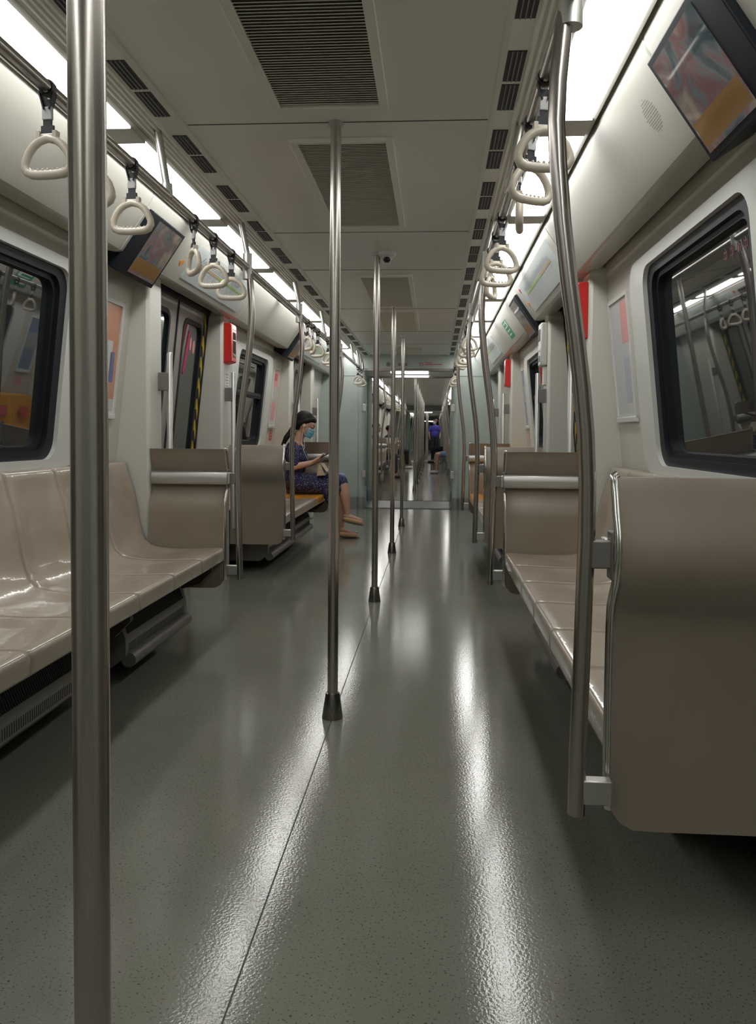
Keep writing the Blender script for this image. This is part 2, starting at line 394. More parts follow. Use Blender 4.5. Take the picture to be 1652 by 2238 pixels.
# covers: on the left the screens hang before the doors, on the right after them
for y0, y1 in ((-2.5, 1.6), (1.606, 3.565), (3.571, 5.72), (5.726, 7.69), (7.696, 9.8), (9.806, 11.09)): cover(-1, y0, y1)
for y0, y1 in ((-2.5, 0), (.006, 2.244), (2.25, 4.165), (4.171, 5.82), (5.826, 8.265), (8.271, 9.9), (9.906, 11.09)): cover(1, y0, y1)

# bulkheads and gangways
def bulkhead(y, t=.16, far=False):
    d = 1 if not far else -1
    y0, y1 = sorted((y, y+d*t))
    mb = MB().box(-1.34, -.62, y0, y1, 0, 2.14).box(.62, 1.34, y0, y1, 0, 2.14).box(-.62, .62, y0, y1, 1.89, 2.14)
    struct(mb.build('wall_far', M['teal'], smooth=False))
    for s in (-1, 1):
        # rounded opening column, kick plate, thin panel joint
        trim(MB().lathe((s*.645, y0-.0, 0), [(.045, 0), (.045, 1.87)], 20), M['teal'])
        trim(MB().box(s*.70, s*1.28, y0-.012, y0, 0, .165), M['kick'], smooth=False)
        trim(MB().lathe((s*.645, y0, 0), [(.05, 0), (.05, .165)], 20), M['kick'])
        trim(MB().box(s*.62, s*1.3, y0-.004, y0, 1.812, 1.816), M['grey_ink'], smooth=False)
    trim(MB().box(-.62, .62, y0-.012, y1, 1.885, 1.915), M['cone'], smooth=False)
def gangway(y0, y1):
    mb = MB()
    n = 12
    for s in (-1, 1):
        pr = []
        for i in range(2*n+1): pr.append((s*(.67+(.03 if i % 2 else 0)), y0+(y1-y0)*i/(2*n)))
        vs = [(x, y, 0) for x, y in pr]+[(x, y, 2.0) for x, y in pr]; k = len(pr)
        mb.add(vs, [(i, i+1, i+1+k, i+k) for i in range(k-1)])
    struct(mb.build('wall_gangway', M['teal'], smooth=False))
    struct(MB().box(-.75, .75, y0, y1, 1.90, 1.93).build('ceiling', M['ceil'], smooth=False))
    mb = MB().box(-.75, .75, y0, y1, -.03, .004)
    y = y0+.03
    while y < y1-.03: mb.box(-.6, .6, y, y+.015, .004, .007); y += .04
    struct(mb.build('floor', M['alu'], smooth=False)).data.materials[0] = M['kick']

# ------------------------------------------------------------------ aisle poles
def make_pole(y):
    t = thing('aisle_pole', '', 'pole', (0, y, 0), 'steel poles down the aisle centre line')
    MB().tube([(0, y, .09), (0, y, 2.1)], .0188, 28).build('pole_shaft', M['steel'], t)
    MB().lathe((0, y, 0), [(.0375, 0), (.0375, .004), (.0255, .088), (.0245, .091), (.018, .092)], 32).build('foot_cone', M['cone'], t)
    MB().lathe((0, y, 2.09), [(.026, .01), (.026, -.002), (.0195, -.005)], 28).build('ceiling_collar', M['alu'], t)
    return t
POLES = [.815, 2.865, 4.915, 6.965, 9.015]
for k in (12.6, 32.2, 51.8): POLES += [k+2.2+2.05*i for i in range(7)]
p0 = make_pole(POLES[0])
p0['label'] = 'thick-looking brushed steel pole nearest the camera, left of the aisle view'
for i, y in enumerate(POLES[1:], 1):
    if y < 10: lab = 'brushed steel aisle pole with cone foot, %s from the camera' % ORD[i]
    else: lab = 'thin distant aisle pole beyond the gangway, %s in the line from the camera' % ORD[i]
    dup(p0, (0, y-POLES[0], 0), lab)

# ------------------------------------------------------------------ bent door rails, handrails, hangers
RP = [(.6052, 1.86), (.592, 1.80), (.584, 1.70), (.582, 1.62), (.587, 1.54), (.597, 1.43), (.611, 1.32), (.627, 1.21), (.640, 1.11), (.649, 1.02), (.654, .92), (.655, .82), (.652, .70), (.649, .55), (.6455, .40), (.644, .262)]
def make_rail(s, y, pd):   # pd: direction from partition to door
    t = thing('bent_rail', '', 'grab rail', (s*.645, y, .27), 'bent steel rails at the bench ends')
    MB().tube([(s*a, y, b) for a, b in RP], .0172, 18).build('rail_tube', M['tube'], t, ang=60)
    MB().tube([(s*.6052, y, 1.80), (s*.6052, y, 1.93)], .024, 18).tube([(s*.6052, y, 1.925), (s*.637, y, 2.085)], .0145, 14).build('ceiling_hanger', M['alu'], t, ang=60)
    yo = y
    MB().box(s*.655, s*.705, yo-.014, yo+.014, .757, .812).box(s*.699, s*.712, yo-.022, yo+.022, .735, .83).build('upper_bracket', M['duct'], t, bevel=.003)
    MB().box(s*.655, s*.712, yo-.014, yo+.014, .286, .335).build('lower_bracket', M['alu'], t, bevel=.003)
    return t
ENDS = [(1.65, 1), (4.1, -1), (5.75, 1), (8.2, -1)]      # partition y, side on which the bench lies
def car_ends(y0): # partitions of a far car starting at y0 (door centres y0+2.2+4.1k)
    E_ = []
    for k in range(3):
        a = y0+2.2+.725+4.1*k; E_ += [(a, 1), (a+2.45, -1)]
    return E_
rails = {}
cnt = {-1: 0, 1: 0}
for s in (-1, 1):
    proto = None
    for (y, b) in ENDS+car_ends(12.6)+car_ends(32.2)[:2]:
        yy = y-b*.03
        far = y > 11
        lab = 'bent steel rail with two brackets at the %s bench ends, %s from the camera' % (sd(s), ORD[cnt[s]]) if not far else \
              'distant bent steel rail beyond the gangway on the %s, %s along that side' % (sd(s), ORD[cnt[s]])
        if proto is None: proto = make_rail(s, yy, b); proto['label'] = lab; py = yy
        else: dup(proto, (0, yy-py, 0), lab)
        cnt[s] += 1
HANG = [2.877, 7.05, 9.6]
for s in (-1, 1):
    t = thing('overhead_handrail', 'long steel overhead handrail on the %s with its end bent up at the bulkhead' % sd(s), 'handrail', (s*.605, 4, 1.86))
    P = [(s*.6052, -2.4, 1.86), (s*.6052, 10.75, 1.86), (s*.6052, 10.84, 1.868), (s*.607, 10.88, 1.9), (s*.62, 10.87, 2.0), (s*.637, 10.85, 2.085)]
    MB().tube(P, .0165, 16).build('handrail_tube', M['tube'], t, ang=60)
    for h in HANG+[10.35]:
        MB().tube([(s*.6052, h, 1.85), (s*.6052, h, 1.90)], [.022, .019], 14).tube([(s*.6052, h, 1.89), (s*.637, h, 2.085)], .0135, 14).build('hanger', M['alu'], t, ang=60)
    t = thing('overhead_handrail', 'distant steel overhead handrail beyond the gangway on the %s' % sd(s), 'handrail', (s*.605, 20, 1.86))
    MB().tube([(s*.6052, 12.9, 1.86), (s*.6052, 29, 1.86)], .0165, 12).build('handrail_tube', M['tube'], t, ang=60)
    for k in range(8):
        h = 13.5+2.05*k; MB().tube([(s*.6052, h, 1.87), (s*.637, h, 2.085)], .0135, 10).build('hanger', M['alu'], t, ang=60)

# ------------------------------------------------------------------ hanging straps
HO = [(a*1.14, b*.95) for a, b in [(-.020, -.004), (-.034, -.016), (-.046, -.034), (-.054, -.056), (-.055, -.070), (-.049, -.083), (-.038, -.089), (-.02, -.091), (0, -.0915), (.02, -.091), (.038, -.089), (.049, -.083), (.055, -.070), (.054, -.056), (.046, -.034), (.034, -.016), (.020, -.004), (0, .002)]]
def make_strap(s, y, ang, swing=0.0):
    t = thing('hanging_strap', '', 'hand strap', (s*.6052, y, 1.86), 'cream strap handles on the overhead handrails')
    x = s*.6052; ca, sa = math.cos(ang), math.sin(ang)
    def P(a, b, o=0): return (x+ca*a-sa*o, y+sa*a+ca*o, 1.737+b)
    # clip around the handrail, V of webbing, buckle and lower webbing
    loop = [(x+.0185*math.cos(a), y, 1.86+.0185*math.sin(a)) for a in [2*PI*k/14 for k in range(14)]]
    MB().tube(loop, .012, 8, True, .22, up=(0, 1, 0)).build('rail_clip', M['clip'], t, ang=60)
    mb = MB()
    for k in (-1, 1): mb.obox((x+k*.0125, y, 1.828), ((.28*k, 0, 1), (0, 1, 0), (1, 0, -.28*k)), (.022, .011, .0015))
    mb.obox(P(0, .055), ((0, 0, 1), (ca, sa, 0), (-sa, ca, 0)), (.04, .0115, .002))
    mb.obox(P(0, .012), ((0, 0, 1), (ca, sa, 0), (-sa, ca, 0)), (.02, .017, .003))
    mb.build('webbing', M['strap'], t, smooth=False)
    MB().obox(P(0, .062), ((0, 0, 1), (ca, sa, 0), (-sa, ca, 0)), (.016, .0135, .005)).build('buckle', M['buckle'], t, bevel=.002)
    mb = MB().tube([P(a, b) for a, b in HO], [.0105]*5+[.0115]*8+[.0105]*5, 10, True)
    mb.tube([P(-.019, .008), P(.019, .008)], .0062, 8)
    mb.obox(P(-.022, .006), ((0, 0, 1), (ca, sa, 0), (-sa, ca, 0)), (.012, .005, .009)).obox(P(.022, .006), ((0, 0, 1), (ca, sa, 0), (-sa, ca, 0)), (.012, .005, .009))
    for k in range(-3, 4): mb.ell(P(k*.0135, -.075), (.004, .007, .005), n=8, m=5)
    mb.build('handle', M['cream_plastic'], t, ang=60)
    return t
SY = [1.98, 2.25, 2.54, 3.20, 3.49, 3.80, 6.10, 6.37, 6.64, 7.28, 7.57, 7.86, 10.15, 10.4, 10.65]
ANG = {-1: [.12, .3, .08, .95, .2, -.15, .8, 1.2, .5, .6, .2, .9, .4, .8, .2], 1: [.15, .55, 1.45, .35, .2, 1.2, .5, 1.0, .3, .7, .2, 1.1, .5, 1.0, .3]}
for s in (-1, 1):
    i = 0
    for y, a in zip(SY, ANG[s]):
        t = make_strap(s, y, a if s > 0 else -a)
        t['label'] = 'cream loop handle on black strap on the %s handrail, %s from the camera' % (sd(s), ORD[i]); i += 1
def far_strap(s, y):
    t = None
    x = s*.6052; a = random.uniform(-1.2, 1.2); ca, sa = math.cos(a), math.sin(a)
    mb = MB().tube([(x+ca*p, y+sa*p, 1.737+q) for p, q in HO[::2]], .0095, 6, True).tube([(x, y, 1.735), (x, y, 1.846)], .007, 6)
    t = mb.build('hanging_strap', M['cream_plastic']); return t
for s in (-1, 1):
    proto = far_strap(s, 15.5); i = 0
    base = proto
    for k in range(3):
        for o in (.33, .6, .87, 1.52, 1.81, 2.1):
            y = 12.6+2.925+4.1*k+o
            c = base if i == 0 else base.copy()
            if i: COL.objects.link(c)
            c.location = (0, y-15.5, 0)
            tag(c, 'distant cream strap handle beyond the gangway on the %s, %s along' % (sd(s), ORD[i]), 'hand strap', 'strap handles in the next car'); i += 1

# ------------------------------------------------------------------ ceiling lights, air slots, vents
LY = [2.95+1.19*k for k in range(-4, 7)]
def make_light(s, y, L=1.045):
    t = thing('ceiling_light', '', 'light', (s*.79, y+L/2, 2.08), 'white light panels in two ceiling rows')
    MB().box(s*.713, s*.864, y, y+L, 2.069, 2.085).build('diffuser', M['light'], t, bevel=.006)
    MB().box(s*.709, s*.868, y+L, y+L+.145, 2.0688, 2.10).build('divider', M['pillar'], t, smooth=False)
    return t
for s in (-1, 1):
    pr = make_light(s, LY[0]); pr['label'] = 'white light panel at the back of the %s ceiling row' % sd(s); i = 0
    for y in LY[1:]:
        if y < 10.4 : dup(pr, (0, y-LY[0], 0), ('white light panel in the %s ceiling row, %s from the camera' % (sd(s), ORD[i]))); i += 1
    for c0 in (12.6, 32.2):
        for k in range(13 if c0 < 20 else 11):
            dup(pr, (0, c0+.3+1.19*k-LY[0], 0), 'distant light panel beyond the gangway in the %s row, %s along' % (sd(s), ORD[i]), 'light panels in the further cars'); i += 1
def make_slot(s, y):
    t = thing('air_slot', '', 'air vent', (s*.572, y+.2, 2.085), 'dark slotted air outlets along the ceiling edges')
    MB().box(s*.547, s*.60, y, y+.195, 2.083, 2.0865).box(s*.547, s*.60, y+.218, y+.413, 2.083, 2.0865).build('slot_opening', M['dark'], t, smooth=False)
    mb = MB()
    for k in range(1, 4):
        x = .547+.053*k/4; mb.box(s*(x-.0018), s*(x+.0018), y, y+.195, 2.0805, 2.086).box(s*(x-.0018), s*(x+.0018), y+.218, y+.413, 2.0805, 2.086)
    mb.build('slot_bars', M['duct'], t, smooth=False)
    return t
for s in (-1, 1):
    pr = None; i = 0
    for k in range(-2, 15):
        y = 2.33+.59*k
        if y > 10.6: break
        lab = 'dark double air slot along the %s ceiling edge, %s from the camera' % (sd(s), ORD[i]); i += 1
        if pr is None: pr = make_slot(s, y); pr['label'] = lab; y00 = y
        else: dup(pr, (0, y-y00, 0), lab)
def make_vent(y0, y1, lab):
    t = thing('ceiling_vent', lab, 'vent', (0, (y0+y1)/2, 2.1), 'rectangular louvred vents in the ceiling')
    a, b = .192, .163
    mb = MB().box(-a, -b, y0, y1, 2.083, 2.1).box(b, a, y0, y1, 2.083, 2.1).box(-b, b, y0, y0+.02, 2.083, 2.1).box(-b, b, y1-.02, y1, 2.083, 2.1)
    mb.build('vent_frame', M['ceil'], t, smooth=False, bevel=.002)
    MB().box(-b, b, y0+.02, y1-.02, 2.096, 2.0995).build('vent_recess', M['recess'], t, smooth=False)
    mb = MB(); y = y0+.03
    while y < y1-.03:
        mb.obox((0, y, 2.0935), ((1, 0, 0), (0, 1, .6), (0, -.6, 1)), (b, .0075, .0012)); y += .0165
    mb.build('louvres', M['louvre'], t, smooth=False)
    return t
for (a, b), l in zip(((1.45, 2.72), (3.01, 4.26), (5.56, 6.87), (7.14, 8.44), (9.95, 10.9)), ('nearest the camera at the top of the view', 'second from the camera behind the first free pole', 'third from the camera, beyond the dome camera', 'fourth from the camera', 'last before the bulkhead')):
    make_vent(a, b, 'grey louvred ceiling vent, '+l)
t = thing('dome_camera', 'small white dome camera with a dark lens on the ceiling', 'camera', (.06, 4.907, 2.1))
MB().lathe((.06, 4.907, 2.1), [(.056, 0), (.056, -.012), (.048, -.022), (.03, -.027)], 28).build('mount', M['white_box'], t, ang=50)
MB().ell((.06, 4.907, 2.078), (.034, .034, .034)).build('eyeball', M['white_box'], t)
MB().ell((.06, 4.895, 2.062), (.023, .023, .023)).build('lens', M['lens'], t)

# ------------------------------------------------------------------ benches
SP = [(.722, .362), (.712, .366), (.710, .375), (.7095, .415), (.713, .427), (.722, .4325), (.75, .433), (.80, .431), (.87, .428), (.94, .427), (1.0, .429), (1.05, .434), (1.09, .446), (1.118, .470), (1.136, .51), (1.148, .56), (1.158, .62), (1.170, .68), (1.185, .74), (1.202, .79), (1.213, .83), (1.217, .852), (1.222, .862), (1.235, .866), (1.275, .868)]
def seat_mesh(s, y0, y1, th=True):
    ny = 18; vs = []; n = len(SP)
    for j in range(ny+1):
        v = j/ny; y = y0+(y1-y0)*v; q = min(v, 1-v)*2
        e = max(0, min(1, (q-.05)/.55)); e = e*e*(3-2*e)
        for i, (a, z) in enumerate(SP):
            da = dz = 0
            if .86 < a < 1.12 and z < .46:
                k = math.sin(PI*(a-.86)/.27); k = max(0, k); dz = -.015*k*e
            if .46 <= z < .83:
                k = math.sin(PI*(z-.43)/.40); da = .024*max(0, k)*e
            vs.append((s*(a+da), y, z+dz))
    fs = [(j*n+i, j*n+i+1, (j+1)*n+i+1, (j+1)*n+i) for j in range(ny) for i in range(n-1)]
    return MB().add(vs, fs)
def make_bench(s, ya, yb, lab, orange=False):
    t = thing('bench', lab, 'bench', (s*1.0, (ya+yb)/2, 0), 'moulded benches along the walls')
    n = 6; d = (yb-ya)/n
    for k in range(n):
        last = orange and k >= n-2
        o = seat_mesh(s, ya+d*k+.0015, ya+d*(k+1)-.0015).build('seat_shell', M['orange'] if last else M['seat'], t, ang=60)
        so = o.modifiers.new('thickness', 'SOLIDIFY'); so.thickness = .006; so.offset = -1
        if last:
            o['label'] = 'orange priority seat shell'
            MB().obox((s*1.167, ya+d*(k+.5), .70), ((.24*s, 0, 1), (0, 1, 0), (1, 0, -.24*s)), (.05, .075, .0015)).build('red_decal', M['red_ink'], t, smooth=False)
    MB().box(s*.74, s*1.26, ya+.03, yb-.03, .385, .41).box(s*.76, s*.80, ya+.03, yb-.03, .34, .385).build('support_frame', M['under'], t, smooth=False)
    for y in (ya+.12, (ya+yb)/2, yb-.12):
        MB().extr([(s*.74, y-.015, .385), (s*.74, y-.015, .33), (s*.80, y-.015, .27), (s*1.28, y-.015, .12), (s*1.28, y-.015, .385)], (0, .03, 0)).build('wall_bracket', M['under'], t, smooth=False)
    return t
def make_heater(s, y0, y1, lab):
    t = thing('under_seat_heater', lab, 'heater', (s*1.0, (y0+y1)/2, .05), 'slotted heaters under the benches')
    MB().extr([(s*.93, y0, .07), (s*.87, y0, .12), (s*.87, y0, .19), (s*.91, y0, .29), (s*1.27, y0, .31), (s*1.27, y0, .07)], (0, y1-y0, 0)).build('heater_case', M['duct'], t, ang=30)
    mb = MB(); y = y0+.04
    while y < y1-.04:
        mb.obox((s*.8885, y, .24), ((s*.04, 0, .1), (0, 1, 0), (-.1, 0, s*.04)), (.040, .0035, .002)); y += .0135
    y = y0+.04
    while y < y1-.04:
        mb.box(s*.869, s*.872, y-.002, y+.002, .13, .165); y += .0135
    mb.build('slots', M['dark'], t, smooth=False)
    if y0 > 3: MB().tube([(s*.865, y0+.02, .10), (s*.865, y1-.02, .10)], .03, 14).build('pipe_cover', M['duct'], t)
    return t
make_bench(-1, 1.67, 4.08, 'beige moulded bench nearest the camera on the left wall')
make_bench(1, 1.67, 4.08, 'beige moulded bench behind the nearest partition on the right wall')
make_bench(-1, 5.77, 8.18, 'beige bench with orange end seats where the woman sits', True)
make_bench(1, 5.77, 8.18, 'beige bench with orange end seats at the right bulkhead end', True)
for s in (-1, 1):
    make_heater(s, 2.0, 2.95, 'slotted grey heater under the near half of the nearest %s bench' % sd(s))
    make_heater(s, 3.15, 3.95, 'slotted grey heater under the far half of the nearest %s bench' % sd(s))
    make_heater(s, 5.95, 8.0, 'long slotted grey heater under the second %s bench' % sd(s))

# ------------------------------------------------------------------ partitions
PO = [(.935, -.005), (.925, -.012), (.90, -.020), (.86, -.034), (.82, -.052), (.79, -.058), (.76, -.056), (.72, -.042), (.68, -.012), (.66, 0), (.62, .006), (.5, .010), (.38, .008), (.30, .006), (.24, .003)]
def make_partition(s, y, b, lab=None):     # b=+1: the bench lies at larger y; upper part leans away from the bench
    t = thing('bench_partition', lab or '', 'partition', (s*.95, y, .24), 'taupe partitions at the bench ends')
    th = .014
    def outline(zz, o): return y+b*o
    xs = [.715, .72, .735, .76, .8, .9, 1.0, 1.06, 1.104]
    def zlow(x):
        r = .06; 
        return .222 if x > .715+r else .222+r-math.sqrt(max(0, r*r-(.715+r-x)**2))
    def zmap(z, x): lo = zlow(x); return lo+(z-.24)*(.935-lo)/(.935-.24)
    vs = []; n = len(PO); m = len(xs)
    for side in (-1, 1):
        for x in xs:
            for z, o in PO: 
                zz = zmap(z, x); vs.append((s*x, y+b*o+side*th, zz))
    F = []; K = n*m
    for q in range(2):
        for i in range(m-1):
            for j in range(n-1):
                a = q*K+i*n+j; F.append((a, a+1, a+n+1, a+n))
    for i in range(m-1):
        for j in (0, n-1): a = i*n+j; F.append((a, a+n, K+a+n, K+a))
    for j in range(n-1):
        for i in (0, m-1): a = i*n+j; F.append((a, a+1, K+a+1, K+a))
    MB().add(vs, F).build('panel', M['partition'], t, bevel=0, ang=50)
    P = [(s*.712, y+b*o, zmap(z, .715)) for z, o in PO]
    mb = MB(); q = [(s*(.7185), P[0][1], .938)]+P+[(s*.716, P[-1][1], .262)]
    for k in (-1, 1): mb.tube([(p[0], p[1]+k*.0115, p[2]) for p in q], .0042, 8)
    mb.tube(q, .0105, 8, flat=1.0, up=(0, 1, 0))
    mb.build('edge_trim', M['chrome'], t, ang=60)
    yb = y+b*.018
    pr = [(0, .752), (0, .818), (.012, .822), (.032, .815), (.040, .795), (.038, .765), (.026, .752)]
    vs = [(s*.70, y+b*(.0+a)-b*.03, z) for a, z in pr]
    MB().extr(vs, (s*.40, 0, 0)).build('arm_bar', M['alu'], t, bevel=.004, ang=40)
    MB().box(s*.688, s*.70, y+b*.004-b*.03, y+b*.034-b*.03, .757, .815).build('bar_end_cap', M['alu'], t, bevel=.003)
    return t
PL = {(-1, 1.65): 'taupe partition at the near end of the left bench, beside the camera', (1, 1.65): 'large taupe partition filling the lower right of the view',
      (-1, 4.1): 'taupe partition with silver arm bar at the far end of the nearest left bench', (1, 4.1): 'taupe partition with silver arm bar at the far end of the nearest right bench',
      (-1, 5.75): 'taupe partition facing the left doorway, in front of the seated woman', (1, 5.75): 'taupe partition just beyond the right doorway',
      (-1, 8.2): 'taupe partition with silver bar behind the woman and her phone', (1, 8.2): 'taupe partition with silver bar beside the orange seat on the right'}
for s in (-1, 1):
    for b in (1, -1):
        pr = None
        for (y, bb) in ENDS+car_ends(12.6):
            if bb != b: continue
            lab = PL.get((s, y)) or 'distant taupe bench partition beyond the gangway on the %s, %s along' % (sd(s), ORD[int(round((y-15)/2.05))])
            if pr is None: pr = make_partition(s, y, b, lab); y00 = y
            else: dup(pr, (0, y-y00, 0), lab)

# ------------------------------------------------------------------ door-side grab bars and pillar boxes
for s in (-1, 1):
    pr = None; i = 0
    for (pc, e) in ((1.60, -1), (4.25, 1), (5.62, -1), (8.35, 1), (9.72, -1)):
        lab = 'straight steel grab bar beside a doorway on the %s, %s from the camera' % (sd(s), ORD[i]); i += 1
        if pr is None:
            t = thing('grab_bar', lab, 'grab bar', (s*1.05, pc, .35), 'straight grab bars beside the doors'); y00 = pc; pr = t
            MB().tube([(s*1.05, pc, .35), (s*1.05, pc, 1.435), (s*1.05, pc, 1.442)], [.0155, .0155, .010], 16).build('bar', M['alu'], t, ang=50)
            MB().box(s*1.05, s*1.11, pc-.018, pc+.018, 1.24, 1.335).build('bracket', M['duct'], t, bevel=.004)
        else: dup(pr, (0, pc-y00, 0), lab)
def extinguisher(s, y, lab):
    t = thing('fire_extinguisher_box', lab, 'fire box', (s*1.08, y+.07, 1.5), 'red fire boxes on the door pillars')
    MB().extr([(s*1.108, y, 1.50), (s*1.052, y, 1.515), (s*1.052, y, 1.765), (s*1.06, y, 1.78), (s*1.108, y, 1.78)], (0, .14, 0)).build('case', M['red'], t, bevel=.005)
    MB().box(s*1.0505, s*1.053, y+.035, y+.115, 1.545, 1.72).build('window', M['glass'], t, smooth=False)
    MB().box(s*1.0508, s*1.053, y+.03, y+.12, 1.735, 1.742).build('white_line', M['white_ink'], t, smooth=False)
extinguisher(-1, 5.58, 'red fire box on the pillar beyond the nearest left doorway')
extinguisher(1, 4.13, 'red fire box on the right pillar behind the nearest bent rail')
extinguisher(1, 8.23, 'smaller-looking red fire box on the far right pillar')
def intercom(s, y, lab):
    t = thing('intercom_box', lab, 'intercom', (s*1.08, y+.07, 1.45), 'white intercom boxes on pillars')
    MB().box(s*1.108, s*1.062, y, y+.14, 1.49, 1.78).build('case', M['white_box'], t, bevel=.01)
    MB().box(s*1.063, s*1.0605, y+.03, y+.11, 1.66, 1.74).build('speaker', M['dark'], t, smooth=False)
    MB().lathe((s*1.0, 0, 0), [(0, 0)], 3) if False else None
    MB().ell((s*1.062, y+.07, 1.60), (.006, .013, .013)).build('button', M['white_ink'], t)
    MB().box(s*1.063, s*1.0605, y+.03, y+.11, 1.52, 1.56).build('plate', M['grey_ink'], t, smooth=False)
    MB().box(s*1.108, s*1.09, y+.02, y+.12, 1.36, 1.49).build('lower_plate', M['white_box'], t, bevel=.004)
intercom(1, 5.58, 'white intercom box with slots on the right pillar beyond the doorway')
t = thing('notice_plate', 'small white notice under the red fire box on the left', 'notice', (-1.1, 5.65, 1.3))
MB().box(-1.1065, -1.104, 5.595, 5.72, 1.33, 1.45).build('plate', M['white_box'], t, smooth=False)
mb = MB()
for k in range(5): mb.box(-1.1045, -1.1035, 5.61+.02*(k % 2), 5.69, 1.345+.02*k, 1.350+.02*k)
mb.build('text_lines', M['grey_ink'], t, smooth=False)

# ------------------------------------------------------------------ posters and stickers on the walls
def poster(s, y0, y1, z0, z1, lab, paper, bits):
    t = thing('framed_poster', lab, 'poster', (s*1.23, (y0+y1)/2, z0))
    fn = lambda y, z, d: wm(s, y, z, d)
    mb = MB(); ring(mb, fn, rr(y0, y1, z0, z1, .012, 3), rr(y0+.018, y1-.018, z0+.018, z1-.018, .004, 3), 0, .012); mb.build('poster_frame', M['white_trim'], t, ang=50)
    mb = MB(); slab(mb, fn, rect(y0+.015, y1-.015, z0+.015, z1-.015), .001, .004); mb.build('paper', paper, t, smooth=False)
    for nm, a, b, c, d, m in bits:
        mb = MB(); Y = y0+.018; H = y1-y0-.036; Z = z0+.018; V = z1-z0-.036
        slab(mb, fn, rect(Y+H*a, Y+H*b, Z+V*c, Z+V*d), .003, .0048); mb.build(nm, m, t, smooth=False)
    mb = MB(); slab(mb, fn, rect(y0+.005, y1-.005, z0-.018, z0+.006), 0, .018); mb.build('bottom_clip', M['white_trim'], t, bevel=.003)
poster(-1, 3.62, 3.99, 1.10, 1.655, 'orange-brown framed poster with pale figures on the left wall', M['terracotta'],
       [('pale_figure', .25, .8, .36, .66, M['paper']), ('pale_figure', .35, .6, .24, .40, M['paper']), ('blue_figure', .74, .9, .28, .56, M['blue_ink']), ('red_mark', .6, .7, .30, .40, M['red_ink']),
        ('footer', 0, 1, 0, .12, M['paper']), ('emblem', .3, .5, .74, .82, M['pink_ink'])])
poster(1, 3.69, 4.07, 1.10, 1.665, 'pale framed poster with a pink band on the right wall', M['paper'],
       [('pink_band', .05, .45, .62, .97, M['pink_ink']), ('lilac_band', .2, .45, .1, .5, mat('lilac_ink', (.44, .46, .56), .3))])
poster(-1, 7.82, 8.09, 1.09, 1.66, 'pink and white framed poster beside the second left window', M['pink_ink'],
       [('white_block', .05, .95, .42, .68, M['paper']), ('heading', .2, .8, .80, .93, M['red_ink']), ('footer', 0, 1, 0, .08, M['paper'])])
poster(-1, 6.0, 6.2, 1.15, 1.66, 'narrow pink framed poster beside the red fire box', M['pink_ink'], [('white_block', .05, .95, .5, .8, M['paper'])])
poster(1, 7.82, 8.09, 1.10, 1.66, 'blue framed poster with a grey middle before the far right doorway', mat('poster_blue', (.20, .27, .42), .2), [('grey_block', .1, .9, .42, .72, mat('poster_grey', (.38, .40, .40), .2))])
def sticker(s, y0, y1, z0, z1, m, lab, marks=True):
    t = thing('wall_sticker', lab, 'sticker', (s*1.27, (y0+y1)/2, z0)); fn = lambda y, z, d: wm(s, y, z, d)
    mb = MB(); slab(mb, fn, rect(y0, y1, z0, z1), 0, .0015); mb.build('backing', m, t, smooth=False)
    if marks:
        mb = MB()
        for k in range(3): slab(mb, fn, rect(y0+.03, y1-.03, z0+.02+.03*k, z0+.03+.03*k), .001, .0022)
        mb.build('text_lines', M['pink_ink'], t, smooth=False)
sticker(-1, 7.93, 8.07, .95, 1.055, M['red_ink'], 'small red sticker below the pink framed poster on the left')
sticker(1, 7.88, 8.0, .95, 1.05, M['pink_ink'], 'small pink sticker below the blue poster on the right')
# stickers on the far leaf of the nearest left door
t = thing('door_sticker', 'long magenta strip sticker on the left door glass', 'sticker', (-1.26, 5.2, 1.4))
mb = MB(); slab(mb, lambda y, z, d: wm(-1, y, z, d-.03), [(5.155, 1.41), (5.17, 1.395), (5.19, 1.41), (5.245, 1.66), (5.235, 1.685), (5.21, 1.68)], -.012, -.009); mb.build('strip', M['magenta'], t, smooth=False)
mb = MB()
for cy, cz in ((5.27, 1.60), (5.34, 1.585)): slab(mb, lambda y, z, d: wm(-1, y, z, d-.03), [(cy+.022*math.cos(a), cz+.045*math.sin(a)) for a in [PI*k/6 for k in range(12)]], -.012, -.0095)
mb.build('hand_marks', M['pink_ink'], t, smooth=False)
# red characters on the right window (illegible strokes)
mb = MB()
for k in range(5):
    a = 2.37+.055*k
    for (p, q, u, v) in ((0, .03, .0, .004), (0, .03, .018, .022), (.012, .017, -.008, .032), (.0, .004, .0, .024), (.026, .03, .0, .026)):
        slab(mb, lambda y, z, d: wm(1, y, z, d), rect(a+p, a+q, 1.565+u, 1.565+v), -.0352, -.0342)
tag(mb.build('window_lettering', mat('dull_red_ink', (.16, .03, .04), .5), smooth=False), 'faint red characters on the upper glass of the right window', 'lettering')

